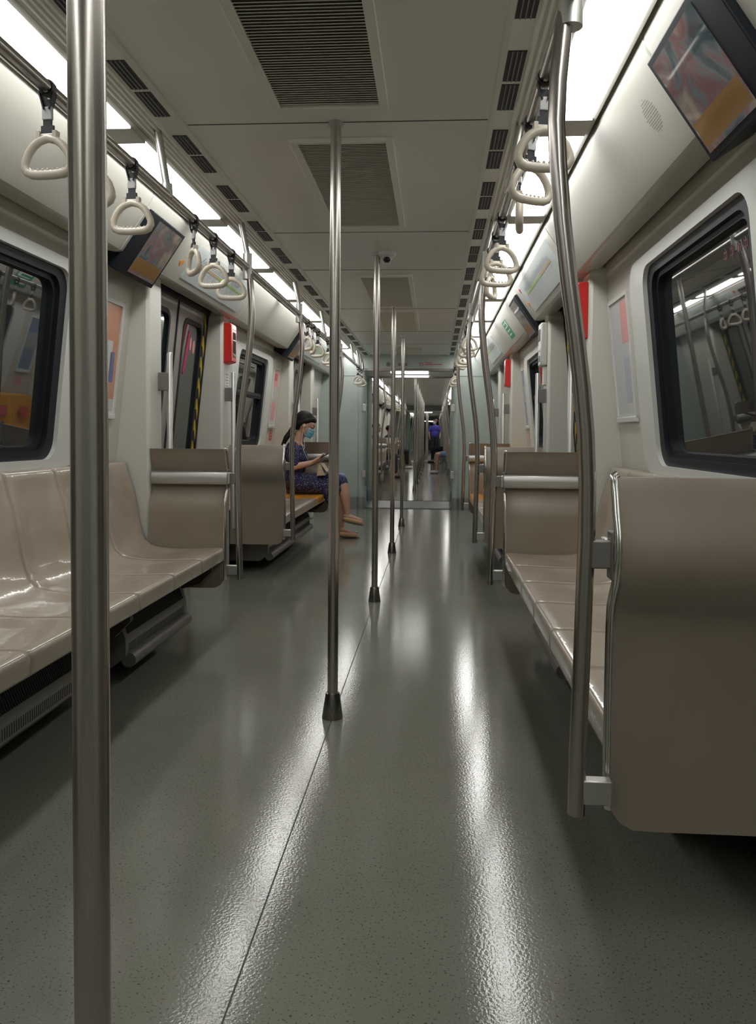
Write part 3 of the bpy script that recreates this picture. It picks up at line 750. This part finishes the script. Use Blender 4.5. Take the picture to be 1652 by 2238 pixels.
# ------------------------------------------------------------------ things on the slanted covers
def screen(s, y0, y1, lab):
    t = thing('video_screen', lab, 'screen', (s*1.0, (y0+y1)/2, 1.75), 'black framed video screens hung from the side covers')
    U = CU.normalized(); c = C0+U*.045; h = .315
    def P(y, t_, d): p = C0+U*(.055+h*t_)+CN*d; return (s*p.x, y, p.z)
    def blk(nm, a, b, u0, u1, d0, d1, m, bv=0):
        pts = [P(a, u0, d0), P(b, u0, d0), P(b, u1, d0), P(a, u1, d0)]; q = [P(a, u0, d1), P(b, u0, d1), P(b, u1, d1), P(a, u1, d1)]
        MB().add(pts+q, [(0, 1, 2, 3), (7, 6, 5, 4), (0, 1, 5, 4), (1, 2, 6, 5), (2, 3, 7, 6), (3, 0, 4, 7)]).build(nm, m, t, smooth=False, bevel=bv)
    blk('case', y0, y1, 0, 1, -.10, .022, M['bezel'], .004)
    blk('display', y0+.105, y1-.022, .06, .93, .0215, .0235, M['screen'])
    blk('caption_band', y0+.11, y1-.03, .66, .88, .0232, .0242, M['caption'])
screen(-1, 3.60, 4.06, 'black video screen hanging over the near left doorway side')
screen(-1, 7.72, 8.16, 'dark video screen hanging left above the seated woman')
screen(1, 1.80, 2.245, 'large black video screen at the top right corner')
screen(1, 5.84, 6.28, 'black video screen beside the green sign on the right')
def route_map(s, y0, y1, lab, n0):
    t = thing('route_map', lab, 'map', (s*.96, (y0+y1)/2, 1.95), 'pale route map panels over the doors')
    def slabc(nm, a, b, u0, u1, d0, d1, m, par=None):
        mb = MB(); slab(mb, lambda y, z, d: cm(s, y, z, d), rect(a, b, u0, u1), d0, d1); return mb.build(nm, m, par or t, smooth=False)
    slabc('map_panel', y0, y1, .14, .90, 0, .004, M['map_panel'])
    L = y1-y0
    slabc('brown_line', y0+.10*L, y0+.42*L, .44, .50, .004, .0052, M['brown_ink'])
    slabc('green_line', y0+.42*L, y1-.08*L, .44, .50, .004, .0052, M['green_ink'])
    mb = MB(); k = 0; y = y0+.11*L
    while y < y1-.09*L:
        u = .42; l = random.uniform(.08, .16)
        mb.add([cm(s, y, u, .0052), cm(s, y+.010, u, .0052), cm(s, y+.03+.010, u-l, .0052), cm(s, y+.03, u-l, .0052)], [(0, 1, 2, 3)])
        if k % 3: mb.add([cm(s, y, .52, .0052), cm(s, y+.005, .52, .0052), cm(s, y+.005, .52+l, .0052), cm(s, y, .52+l, .0052)], [(0, 1, 2, 3)])
        y += .033; k += 1
    mb.build('station_names', M['grey_ink'], t, smooth=False)['kind'] = 'stuff'
    for u, m, nm in ((.22, M['magenta'], 'red_arrow_mark'), (.62, M['orange_ink'], 'orange_arrow_mark')):
        yy = y0-.10 if s < 0 else y1+.07
        mb = MB(); slab(mb, lambda y, z, d: cm(s, y, z, d), [(yy-.028, u), (yy, u+.10), (yy+.028, u), (yy+.012, u-.03), (yy-.012, u-.03)], 0, .002); mb.build(nm, m, t, smooth=False)
    return t
route_map(-1, 4.36, 5.6, 'pale route map with a green line above the nearest left doorway', 0)
route_map(1, 4.3, 5.6, 'pale route map with a brown and green line above the right doorway', 0)
route_map(-1, 8.4, 9.7, 'pale route map above the far left doorway', 0)
route_map(1, 8.4, 9.7, 'pale route map above the far right doorway', 0)
t = thing('exit_sign', 'small green sign with white lines on the right cover', 'sign', (.98, 7.1, 1.9))
mb = MB(); slab(mb, lambda y, z, d: cm(1, y, z, d), rect(6.98, 7.26, .28, .88), 0, .002); mb.build('backing', M['green'], t, smooth=False)
mb = MB()
for k in range(4): slab(mb, lambda y, z, d: cm(1, y, z, d), rect(7.02+.03*(k % 2), 7.22, .34+.13*k, .38+.13*k), .0015, .003)
slab(mb, lambda y, z, d: cm(1, y, z, d), rect(7.0, 7.05, .3, .5), .0015, .003)
mb.build('white_lines', M['white_ink'], t, smooth=False)
def speaker(s, y, lab):
    mb = MB()
    for i in range(15):
        for j in range(15):
            a = (i-7)/7; b = (j-7)/7
            if a*a+b*b > 1: continue
            yy = y+.05*a+.004*(j % 2); u = .52+.19*b
            slab(mb, lambda yy_, z, d: cm(s, yy_, z, d), rect(yy-.0015, yy+.0015, u-.004, u+.004), 0, .0006)
    tag(mb.build('speaker_grille', M['duct'], smooth=False), lab, 'speaker')
speaker(1, 2.44, 'round perforated speaker dots on the right cover beside the big screen')
speaker(-1, 3.12, 'round perforated speaker dots on the left cover behind the strap')
mb = MB(); 
tag(mb.box(.80, .84, 5.9, 5.91, 2.07, 2.072).build('light_label', M['white_ink'], smooth=False), 'tiny white label on the right light row edge', 'label')

# ------------------------------------------------------------------ bulkhead details and further cars
bulkhead(11.1); gangway(11.26, 12.44); bulkhead(12.6, .16, True)
t = thing('header_notices', 'round pictograms and red lines of text on the bulkhead header', 'notice', (0, 11.1, 1.98))
for k, x in enumerate((-.28, -.13, -.04)):
    loop = [(x+.026*math.cos(a), 11.096, 1.97+.026*math.sin(a)) for a in [2*PI*q/20 for q in range(20)]]
    MB().tube(loop, .004, 6, True).build('ring', M['grey_ink'] if k == 0 else M['pink_ink'], t)
    MB().box(x-.012, x+.012, 11.094, 11.0995, 1.955, 1.985).build('pictogram', M['grey_ink'], t, smooth=False)
MB().tube([(.17+.022*math.cos(a), 11.096, 1.975+.022*math.sin(a)) for a in [2*PI*q/20 for q in range(20)]], .004, 6, True).build('ring', M['red_ink'], t)
mb = MB()
for k in range(9): mb.box(.22+.026*k, .24+.026*k, 11.096, 11.0995, 1.962, 1.978)
for k in range(4): mb.box(.22+.026*k, .24+.026*k, 11.096, 11.0995, 1.992, 2.004)
mb.build('red_text', M['red_ink'], t, smooth=False)
for s in (-1, 1):
    t = thing('gangway_grab_bar', 'upright steel grab bar on the %s edge of the gangway opening' % sd(s), 'grab bar', (s*.572, 11.02, .3))
    MB().tube([(s*.572, 11.02, .32), (s*.572, 11.02, 1.5)], .013, 12).build('bar', M['steel'], t)
    for z in (.48, 1.38): MB().box(s*.62, s*.572, 11.008, 11.055, z-.05, z+.05).build('bracket', M['alu'], t, bevel=.004)
    for q, x in ((1.62, .93), (.30, .95)):
        MB().ell((s*1.22, 11.095, q), (.012, .008, .012)).build('bolt', M['cone'], t)
for i, y in enumerate((12.1, 13.05)):
    pass
def gl(y, z, lab, grp='transverse lights in the gangways'):
    t = thing('gangway_light', lab, 'light', (0, y, z), grp)
    MB().box(-.26, .26, y-.035, y+.035, z-.022, z).build('tube_diffuser', M['light'], t, bevel=.006)
    MB().box(-.29, .29, y-.045, y+.045, z, z+.012).build('housing', M['white_box'], t, smooth=False)
gl(11.36, 1.893, 'short transverse glowing bar under the gangway ceiling, nearer of the pair')  # emissive bar set just below the header edge
gl(12.02, 1.885, 'short transverse light under the gangway ceiling, farther of the pair')
def far_car(y0, y1, full):
    doors = [y0+2.2+4.1*k for k in range(4)]
    bays = [(y0, doors[0]-.65, None)]
    for k in range(3): bays.append((doors[k]+.65, doors[k+1]-.65, (doors[k]+1.48, doors[k]+2.58, .905, 1.685, .08)))
    bays.append((doors[3]+.65, y1, None))
    shell(y0, y1, bays, doors, False)
    for s in (-1, 1):
        cover(s, y0+.01, y1-.01)
        for k in range(3):
            window(s, doors[k]+1.48, doors[k]+2.58, True)
        for c in doors: door(s, c)
        if full:
            for k in range(3):
                make_bench(s, doors[k]+.745, doors[k]+3.355, 'distant beige bench beyond the gangway on the %s, %s along' % (sd(s), ORD[k]))
                screen(s, doors[k]+2.9, doors[k]+3.35, 'distant black video screen beyond the gangway on the %s, %s along' % (sd(s), ORD[k]))
            extinguisher(s, doors[0]+.655, 'red fire box just beyond the gangway on the %s' % sd(s))
far_car(12.6, 30.4, True)
bulkhead(30.4); gangway(30.56, 32.04); bulkhead(32.2, .16, True); gl(31.0, 1.888, 'distant transverse light in the second gangway')
far_car(32.2, 50.0, False)
bulkhead(50.0); gangway(50.16, 51.64); bulkhead(51.8, .16, True); gl(50.8, 1.888, 'tiny transverse light in the third gangway')
for y0, y1, l in ((51.8, 69.6, ''),):
    struct(MB().box(-1.3, 1.3, y0, y1, -.04, 0).build('floor', M['floor'], smooth=False)); struct(MB().box(-1.3, 1.3, y0, y1, 2.1, 2.13).build('ceiling', M['ceil'], smooth=False))
    struct(MB().box(-1.3, -1.25, y0, y1, 0, 2.1).build('wall_left', M['teal'], smooth=False)); struct(MB().box(1.25, 1.3, y0, y1, 0, 2.1).build('wall_right', M['teal'], smooth=False))
    struct(MB().box(-1.3, 1.3, y1, y1+.04, 0, 2.1).build('wall_far', M['teal'], smooth=False))
    for k in range(4): gl(53+4*k, 2.095, 'tiny transverse light in the last car, %s along' % ORD[k])

# ------------------------------------------------------------------ people
SK = mat('skin', (.50, .30, .21), .5); SK2 = mat('skin_tan', (.36, .20, .14), .5)
HAIR = mat('black_hair', (.008, .007, .007), .6, spec=.25)
def fabric(name, c): return mat(name, c, .85)
def dress_mat():
    m = mat('navy_dress_print', (.014, .018, .06), .8); N, L, b = nodes(m)
    tc = N.new('ShaderNodeTexCoord'); vo = N.new('ShaderNodeTexVoronoi'); vo.inputs['Scale'].default_value = 62; vo.inputs['Randomness'].default_value = 1
    mp = N.new('ShaderNodeMapping'); mp.inputs['Scale'].default_value = (1, 1, 1.7); mp.inputs['Rotation'].default_value = (.3, .7, .2)
    cr = N.new('ShaderNodeValToRGB'); cr.color_ramp.elements[0].position = .20; cr.color_ramp.elements[1].position = .30
    cr.color_ramp.elements[0].color = (.40, .38, .42, 1); cr.color_ramp.elements[1].color = (.010, .015, .072, 1)
    L.new(tc.outputs['Object'], mp.inputs[0]); L.new(mp.outputs[0], vo.inputs['Vector']); L.new(vo.outputs['Distance'], cr.inputs[0]); L.new(cr.outputs[0], b.inputs['Base Color'])
    return m
def blob(mb, name, m, parent, vox=.006, it=4, cut=None):
    o = mb.build(name, m, parent)
    r = o.modifiers.new('r', 'REMESH'); r.mode = 'VOXEL'; r.voxel_size = vox; r.use_smooth_shade = True
    sm = o.modifiers.new('s', 'SMOOTH'); sm.iterations = it; sm.factor = .5
    bpy.context.view_layer.update()
    dg = bpy.context.evaluated_depsgraph_get()
    me = bpy.data.meshes.new_from_object(o.evaluated_get(dg)); o.modifiers.clear(); o.data = me
    if not me.materials: me.materials.append(m)
    if cut:
        off = Vector((0, 0, 0)); p = parent
        while p is not None: off += p.location; p = p.parent
        bm = bmesh.new(); bm.from_mesh(me)
        for co, no in cut:
            g = bm.verts[:]+bm.edges[:]+bm.faces[:]
            res = bmesh.ops.bisect_plane(bm, geom=g, plane_co=Vector(co)-off, plane_no=no, clear_outer=True)
            es = [e for e in res['geom_cut'] if isinstance(e, bmesh.types.BMEdge)]
            try: bmesh.ops.holes_fill(bm, edges=es)
            except Exception: pass
        bm.to_mesh(me); bm.free()
    me.polygons.foreach_set('use_smooth', [True]*len(me.polygons))
    return o
def fingers(mb, wrist, tip, palm_n, r=.0075, curl=.5):
    # palm and five bent fingers from wrist towards tip; palm_n points out of the palm
    w0 = Vector(wrist); d = (Vector(tip)-w0).normalized(); n = Vector(palm_n).normalized(); sdv = d.cross(n).normalized()
    for k in (-1.5, -.5, .5, 1.5): mb.cap(w0+sdv*k*.008, .014, w0+d*.075+sdv*k*.019, .0115)
    for k, L in zip((-1.5, -.5, .5, 1.5), (.060, .072, .068, .052)):
        a = w0+d*.078+sdv*k*.019; b = a+(d*math.cos(curl)+n*math.sin(curl))*L*.5; c = b+(d*math.cos(2*curl)+n*math.sin(2*curl))*L*.5
        mb.cap(a, .0085, b, .008, 8).cap(b, .008, c, .0068, 8)
    a = w0+d*.025-sdv*.024; b = a+(d*.6-sdv*.5+n*.5).normalized()*.035; c = b+(d*.8+n*.5).normalized()*.028
    mb.cap(a, .012, b, .0095, 8).cap(b, .0095, c, .008, 8)

# --- woman in the navy dress
Y = 7.92
wn = thing('person', 'person in navy dress and blue face mask, cross-legged on the orange seat with a phone', 'person', (-1.0, Y, .43))
hu = Vector((math.sin(.48), 0, math.cos(.48))); hf = Vector((math.cos(.48), 0, -math.sin(.48))); hc = Vector((-.905, Y, 1.105))
HR = Matrix((hf, Vector((0, 1, 0)), hu)).transposed()
def H(f, y, u): return hc+hf*f+Vector((0, y, 0))+hu*u
mb = MB()
mb.ell(H(-.012, 0, .025), (.094, .074, .092), HR).ell(H(.022, 0, -.035), (.066, .060, .078), HR).ell(H(.052, 0, -.082), (.026, .028, .022), HR)
mb.ell(H(.055, 0, .035), (.032, .055, .03), HR)
mb.cap(H(.084, 0, -.002), .007, H(.100, 0, -.034), .0115).ell(H(.089, 0, -.036), (.010, .017, .009), HR).ell(H(.083, 0, -.060), (.011, .022, .007), HR).ell(H(.082, 0, -.070), (.010, .02, .007), HR)
for k in (-1, 1): mb.ell(H(.076, k*.032, .016), (.012, .022, .008), HR).ell(H(.066, k*.04, -.025), (.018, .018, .02), HR).ell(H(-.005, k*.076, -.012), (.014, .008, .026), HR)
mb.cap((-.955, Y, 1.02), .044, (-.985, Y, .93), .050).ell((-.995, Y, .915), (.06, .12, .035))
mb.cap((-1.0, Y, .86), .09, (-1.0, Y, .60), .09).cap((-1.0, Y-.06, .55), .10, (-1.0, Y+.06, .55), .10)
# right arm (towards the camera) and left arm
mb.cap((-1.01, Y-.155, .885), .048, (-.995, Y-.205, .70), .038).cap((-.995, Y-.205, .70), .037, (-.83, Y-.115, .738), .0235)
mb.cap((-1.01, Y+.155, .885), .048, (-.985, Y+.195, .70), .038).cap((-.985, Y+.195, .70), .037, (-.83, Y+.075, .735), .0235)
fingers(mb, (-.825, Y-.112, .74), (-.735, Y-.05, .785), (.15, .55, .65), curl=.55)
fingers(mb, (-.825, Y+.072, .738), (-.735, Y+.015, .78), (.15, -.55, .65), curl=.55)
# legs: right foot on the floor, left leg crossed over it
mb.cap((-.98, Y-.085, .535), .082, (-.575, Y-.03, .475), .056).cap((-.575, Y-.03, .475), .054, (-.56, Y-.015, .32), .048).cap((-.56, Y-.015, .32), .05, (-.548, Y+.005, .105), .030)
mb.cap((-.98, Y+.085, .535), .082, (-.545, Y-.05, .565), .056).cap((-.545, Y-.05, .565), .053, (-.505, Y-.075, .42), .050).cap((-.505, Y-.075, .42), .050, (-.478, Y-.09, .245), .030)
mb.cap((-.548, Y+.005, .085), .032, (-.47, Y, .05), .026).cap((-.47, Y, .05), .026, (-.405, Y-.005, .035), .020)
mb.cap((-.49, Y-.09, .225), .032, (-.41, Y-.095, .20), .026).cap((-.41, Y-.095, .20), .026, (-.345, Y-.10, .185), .019)
blob(mb, 'body', SK, wn, .0055, 3)
mb = MB().ell(H(-.030, 0, .040), (.100, .082, .090), HR).ell(H(-.065, 0, -.02), (.055, .072, .065), HR).ell(H(.002, 0, .070), (.080, .068, .045), HR)
for k in (-1, 1): mb.cap(H(.050, k*.042, .082), .018, H(.0, k*.066, .045), .022).cap(H(.0, k*.066, .045), .022, H(-.05, k*.066, -.01), .024)
mb.cap(H(-.09, 0, -.03), .030, (-1.05, Y-.01, 1.035), .028).cap((-1.05, Y-.01, 1.035), .028, (-1.09, Y-.03, .98), .027).cap((-1.09, Y-.03, .98), .027, (-1.135, Y-.04, .88), .015)
blob(mb, 'hair', HAIR, wn, .006, 4)
mb = MB().ell(H(.0, 0, 0), (.001, .001, .001))
mb = MB(); nn = 14; mm = 10; vs = []
for i in range(mm+1):
    for j in range(nn+1):
        v = -1+2*i/mm; h = -1+2*j/nn; a = h*1.25
        rf = .075*math.cos(v*.9)**.6; vs.append(H(.026+(.087-.010*abs(v)**2)*math.cos(a)+.004*math.cos(i*2.1), .071*math.sin(a)*(1-.12*abs(v)), -.052+.046*v))
mb.add(vs, [(i*(nn+1)+j, i*(nn+1)+j+1, (i+1)*(nn+1)+j+1, (i+1)*(nn+1)+j) for i in range(mm) for j in range(nn)])
mk = mb.build('face_mask', mat('blue_mask', (.16, .42, .60), .8), wn, ang=80); q = mk.modifiers.new('t', 'SOLIDIFY'); q.thickness = .003
mb = MB()
for k in (-1, 1):
    for u in (-.012, -.085): mb.tube([H(.05, k*.064, u), H(.01, k*.082, u*.6+.01)], .0012, 5)
mb.build('mask_loops', M['white_ink'], wn)
mb = MB()
for k in (-1, 1): mb.ell(H(.083, k*.031, .008), (.006, .014, .004), HR)
mb.build('eyes', M['lens'], wn)
mb = MB()
for k in (-1, 1): mb.cap(H(.088, k*.018, .026), .0025, H(.080, k*.046, .028), .002, 6)
mb.build('eyebrows', HAIR, wn)
mb = MB().ell(H(.004, -.086, -.008), (.008, .006, .009), HR).tube([H(.004, -.088, -.012), (-.925, Y-.085, 1.0), (-.925, Y-.11, .93), (-.905, Y-.12, .86), (-.88, Y-.115, .80), (-.86, Y-.10, .76), (-.80, Y-.05, .76), (-.75, Y-.03, .78)], .0016, 6)
mb.ell(H(.004, .086, -.008), (.008, .006, .009), HR).tube([H(.004, .088, -.012), (-.93, Y+.06, .97), (-.91, Y-.02, .90), (-.905, Y-.12, .86)], .0016, 6)
mb.build('earphones', M['white_ink'], wn)
DR = dress_mat()
mb = MB().ell((-1.005, Y, .865), (.098, .165, .062)).ell((-1.0, Y, .80), (.112, .150, .10)).ell((-1.005, Y, .68), (.100, .135, .11)).ell((-1.01, Y, .56), (.125, .175, .115))
for k in (-1, 1): mb.cap((-1.01, Y+k*.15, .885), .062, (-.995, Y+k*.195, .745), .056)
mb.cap((-.98, Y-.08, .535), .097, (-.60, Y-.03, .505), .082).cap((-.98, Y+.085, .54), .097, (-.555, Y-.045, .555), .072)
mb.cap((-.68, Y-.08, .46), .055, (-.66, Y-.08, .375), .035).cap((-.62, Y-.03, .50), .08, (-.575, Y-.05, .485), .074).cap((-.85, Y, .50), .075, (-.66, Y-.02, .46), .05)
blob(mb, 'dress', DR, wn, .0065, 3)
for nm, a, b, h in (('shoe', (-.548, Y+.005), (-.385, Y-.005), 0), ('shoe', None, None, 1)):
    mb = MB()
    if not h:
        mb.cap((-.540, Y+.005, .040), .033, (-.47, Y, .034), .032).cap((-.47, Y, .034), .032, (-.405, Y-.005, .027), .026).box(-.57, -.38, Y-.033, Y+.033, -.02, .001)
        mb = MB().cap((-.540, Y+.005, .042), .034, (-.47, Y, .036), .033).cap((-.47, Y, .036), .033, (-.41, Y-.005, .030), .027)
        blob(mb, 'shoe', mat('tan_flat_shoe', (.60, .38, .22), .4), wn, .005, 3, cut=[((0, 0, .055), (.15, 0, 1)), ((0, 0, .003), (0, 0, -1))])
        MB().ell((-.47, Y, .009), (.108, .038, .010)).build('shoe_sole', M['under'], wn)
        MB().ell((-.405, Y, .060), (.022, .016, .007)).build('shoe_buckle', M['brown_ink'], wn)
    else:
        rot = Vector((1, 0, -.26)).normalized()
        mb = MB().cap((-.490, Y-.09, .200), .034, (-.42, Y-.093, .185), .032).cap((-.42, Y-.093, .185), .032, (-.35, Y-.10, .168), .026)
        blob(mb, 'shoe', bpy.data.materials['tan_flat_shoe'], wn, .005, 3, cut=[((-.42, 0, .21), (.24, 0, 1))])
        MB().ell((-.42, Y-.094, .158), (.112, .037, .011), Matrix.Rotation(.21, 3, 'Y')).build('shoe_sole', M['under'], wn)
        MB().ell((-.355, Y-.10, .198), (.022, .016, .007), Matrix.Rotation(.3, 3, 'Y')).build('shoe_buckle', M['brown_ink'], wn)
t = thing('phone', 'black phone held in both hands by the seated woman', 'phone', (-.72, Y-.03, .80))
ax = ((.75, 0, .38), (0, 1, 0), (-.38, 0, .75))
MB().obox((-.715, Y-.045, .805), ax, (.062, .034, .004)).build('case', M['bezel'], t, bevel=.002)
MB().obox((-.717, Y-.045, .8095), ax, (.057, .031, .0008)).build('display', M['screen'], t, smooth=False)
t = thing('handbag', 'small beige flap handbag on the lap of the seated woman', 'handbag', (-.74, Y-.08, .62))
BG = mat('beige_leather', (.50, .44, .34), .5)
MB().extr([(-.775, Y-.14, .612), (-.692, Y-.14, .618), (-.735, Y-.14, .725), (-.757, Y-.14, .725)], (0, .17, 0)).build('pouch', BG, t, bevel=.006)
MB().extr([(-.764, Y-.143, .728), (-.728, Y-.143, .738), (-.672, Y-.143, .655), (-.680, Y-.143, .650), (-.735, Y-.143, .726)], (0, .176, 0)).build('flap', BG, t, bevel=.002)
MB().tube([(-.745, Y-.12, .73), (-.73, Y-.11, .76), (-.71, Y-.06, .765), (-.72, Y, .745), (-.745, Y+.01, .73)], .004, 8).build('handle', M['under'], t)
t = thing('folded_cloth', 'light blue folded cloth over the knee of the seated woman', 'cloth', (-.56, Y+.05, .60))
blob(MB().cap((-.63, Y+.04, .62), .034, (-.545, Y+.05, .60), .034).cap((-.545, Y+.04, .60), .032, (-.505, Y+.03, .55), .022), 'cloth', fabric('light_denim', (.20, .30, .48)), t, .006, 4)

# --- people in the next cars
def head(mb, c, f, r=1.0):
    c = Vector(c); f = Vector(f).normalized(); sv = Vector((0, 0, 1)).cross(f).normalized(); R_ = Matrix((f, sv, Vector((0, 0, 1)))).transposed()
    mb.ell(c, (.092, .074, .11), R_).ell(c+f*.035-Vector((0, 0, .06)), (.055, .052, .055), R_).cap(c+f*.085, .009, c+f*.10-Vector((0, 0, .025)), .012)
    for k in (-1, 1): mb.ell(c+sv*k*.076, (.012, .007, .026), R_)
    mb.cap(c-Vector((0, 0, .07)), .05, c-Vector((0, 0, .17))-f*.02, .055)
def seated(s, y, top, legs, shoe, lab, bare=False, ext=0.0, hairm=HAIR, skinm=SK2, bot=None):
    t = thing('person', lab, 'person', (s*1.0, y, .43), None)
    f = Vector((-s, 0, 0)); X = lambda a: s*a
    mb = MB(); head(mb, (X(1.0), y, 1.18), f)
    mb.cap((X(1.03), y, .93), .08, (X(1.03), y, .62), .09)
    for k in (-1, 1):
        mb.cap((X(1.02), y+k*.19, .96), .05, (X(.96), y+k*.22, .72), .04).cap((X(.96), y+k*.22, .72), .038, (X(.76), y+k*.09, .68), .026)
        fingers(mb, (X(.76), y+k*.09, .68), (X(.68), y+k*.05, .68), (0, 0, -1), curl=.4)
        kx = .56-ext
        mb.cap((X(1.0), y+k*.09, .52), .085, (X(kx), y+k*.11, .50), .06).cap((X(kx), y+k*.11, .50), .058, (X(kx-.02), y+k*.12, .10), .036).cap((X(kx), y+k*.12, .06), .035, (X(kx-.15), y+k*.13, .04), .03)
    blob(mb, 'body', skinm, t, .009, 3)
    mb = MB().ell((X(1.03), y, .9), (.13, .21, .12)).ell((X(1.03), y, .7), (.13, .18, .2))
    for k in (-1, 1): mb.cap((X(1.02), y+k*.19, .96), .064, (X(.98), y+k*.215, .80), .058)
    blob(mb, 'shirt', top, t, .01, 3)
    mb = MB()
    for k in (-1, 1):
        mb.cap((X(1.0), y+k*.09, .525), .10, (X(kx+(.12 if bare else 0)), y+k*.11, .51), .078)
        if not bare: mb.cap((X(kx), y+k*.11, .50), .074, (X(kx-.02), y+k*.12, .16), .055)
    mb.cap((X(1.0), y-.08, .54), .10, (X(1.0), y+.08, .54), .10)
    blob(mb, 'shorts' if bare else 'trousers', legs, t, .01, 3)
    hm = MB().ell((X(1.02), y, 1.215), (.10, .085, .09)); blob(hm, 'hair', hairm, t, .01, 2)
    mb = MB()
    for k in (-1, 1):
        mb = MB().cap((X(kx), y+k*.12, .045), .042, (X(kx-.16), y+k*.13, .038), .036); blob(mb, 'shoe', shoe, t, .008, 3, cut=[((0, 0, .002), (0, 0, -1))])
    return t
WS = mat('white_shoe', (.6, .6, .6), .6); BS = mat('black_shoe', (.02, .02, .022), .5)
seated(1, 21.6, fabric('pale_top', (.45, .42, .38)), fabric('denim_shorts', (.10, .16, .24)), mat('grey_shoe', (.32, .31, .31), .6), 'person in denim shorts and grey shoes seated on the right beyond the gangway', True, .12)
seated(-1, 24.6, fabric('dark_top', (.04, .04, .05)), fabric('black_trousers', (.012, .012, .016)), WS, 'person in black trousers and white shoes seated on the left beyond the gangway', ext=.08)
seated(-1, 19.2, fabric('grey_top', (.12, .11, .12)), fabric('charcoal_trousers', (.03, .03, .035)), BS, 'person in dark shoes seated on the left just beyond the gangway', ext=-.02)
seated(1, 30.0, fabric('beige_dark_top', (.16, .13, .10)), fabric('black_trousers_b', (.012, .012, .014)), BS, 'person in dark clothes seated far down the train on the right', ext=.25)
t = thing('person', 'person in blue shirt and mask standing far down the train', 'person', (.36, 36.0, 0))
mb = MB(); X0, Y0 = .37, 36.0
head(mb, (X0, Y0, 1.60), (-.5, -1, 0)); mb.cap((X0, Y0, 1.35), .09, (X0, Y0, .98), .09)
for k in (-1, 1):
    mb.cap((X0+k*.19, Y0, 1.38), .05, (X0+k*.25, Y0-.03, 1.12), .04).cap((X0+k*.25, Y0-.03, 1.12), .038, (X0+k*.22, Y0-.12, .92), .027)
    fingers(mb, (X0+k*.22, Y0-.12, .91), (X0+k*.21, Y0-.13, .82), (-k, 0, 0), curl=.3)
    mb.cap((X0+k*.09, Y0, .92), .085, (X0+k*.10, Y0-.02, .50), .06).cap((X0+k*.10, Y0-.02, .50), .055, (X0+k*.11, Y0+.02, .09), .036)
blob(mb, 'body', SK2, t, .01, 3)
mb = MB().ell((X0, Y0, 1.30), (.20, .13, .17)).ell((X0, Y0, 1.08), (.18, .13, .2))
for k in (-1, 1): mb.cap((X0+k*.18, Y0, 1.38), .068, (X0+k*.235, Y0-.02, 1.2), .06)
blob(mb, 'shirt', fabric('royal_blue', (.05, .05, .34)), t, .01, 3)
mb = MB()
for k in (-1, 1): mb.cap((X0+k*.09, Y0, .92), .105, (X0+k*.10, Y0-.02, .50), .075).cap((X0+k*.10, Y0-.02, .50), .074, (X0+k*.11, Y0+.02, .10), .058)
blob(mb, 'trousers', fabric('dark_trousers', (.015, .016, .022)), t, .01, 3)
blob(MB().ell((X0+.01, Y0+.02, 1.65), (.095, .095, .08)), 'hair', mat('auburn_hair', (.10, .03, .02), .5), t, .01, 2)
blob(MB().ell((X0-.035, Y0-.07, 1.545), (.06, .05, .05)), 'face_mask', bpy.data.materials['blue_mask'], t, .008, 2)
for k in (-1, 1): blob(MB().cap((X0+k*.11, Y0+.04, .045), .045, (X0+k*.12, Y0-.13, .038), .04), 'shoe', BS, t, .008, 3, cut=[((0, 0, .002), (0, 0, -1))])
t = thing('tote_bag', 'olive bag standing on the floor beyond the white shoes', 'bag', (-.55, 26.5, 0))
MB().extr([(-.78, 26.4, 0), (-.36, 26.4, 0), (-.40, 26.4, .22), (-.50, 26.4, .34), (-.74, 26.4, .30)], (0, .18, 0)).build('bag_body', mat('olive_canvas', (.20, .19, .09), .8), t, bevel=.02)
MB().tube([(-.68, 26.48, .30), (-.66, 26.48, .44), (-.54, 26.48, .44), (-.52, 26.48, .33)], .012, 8).build('bag_handle', BS, t)
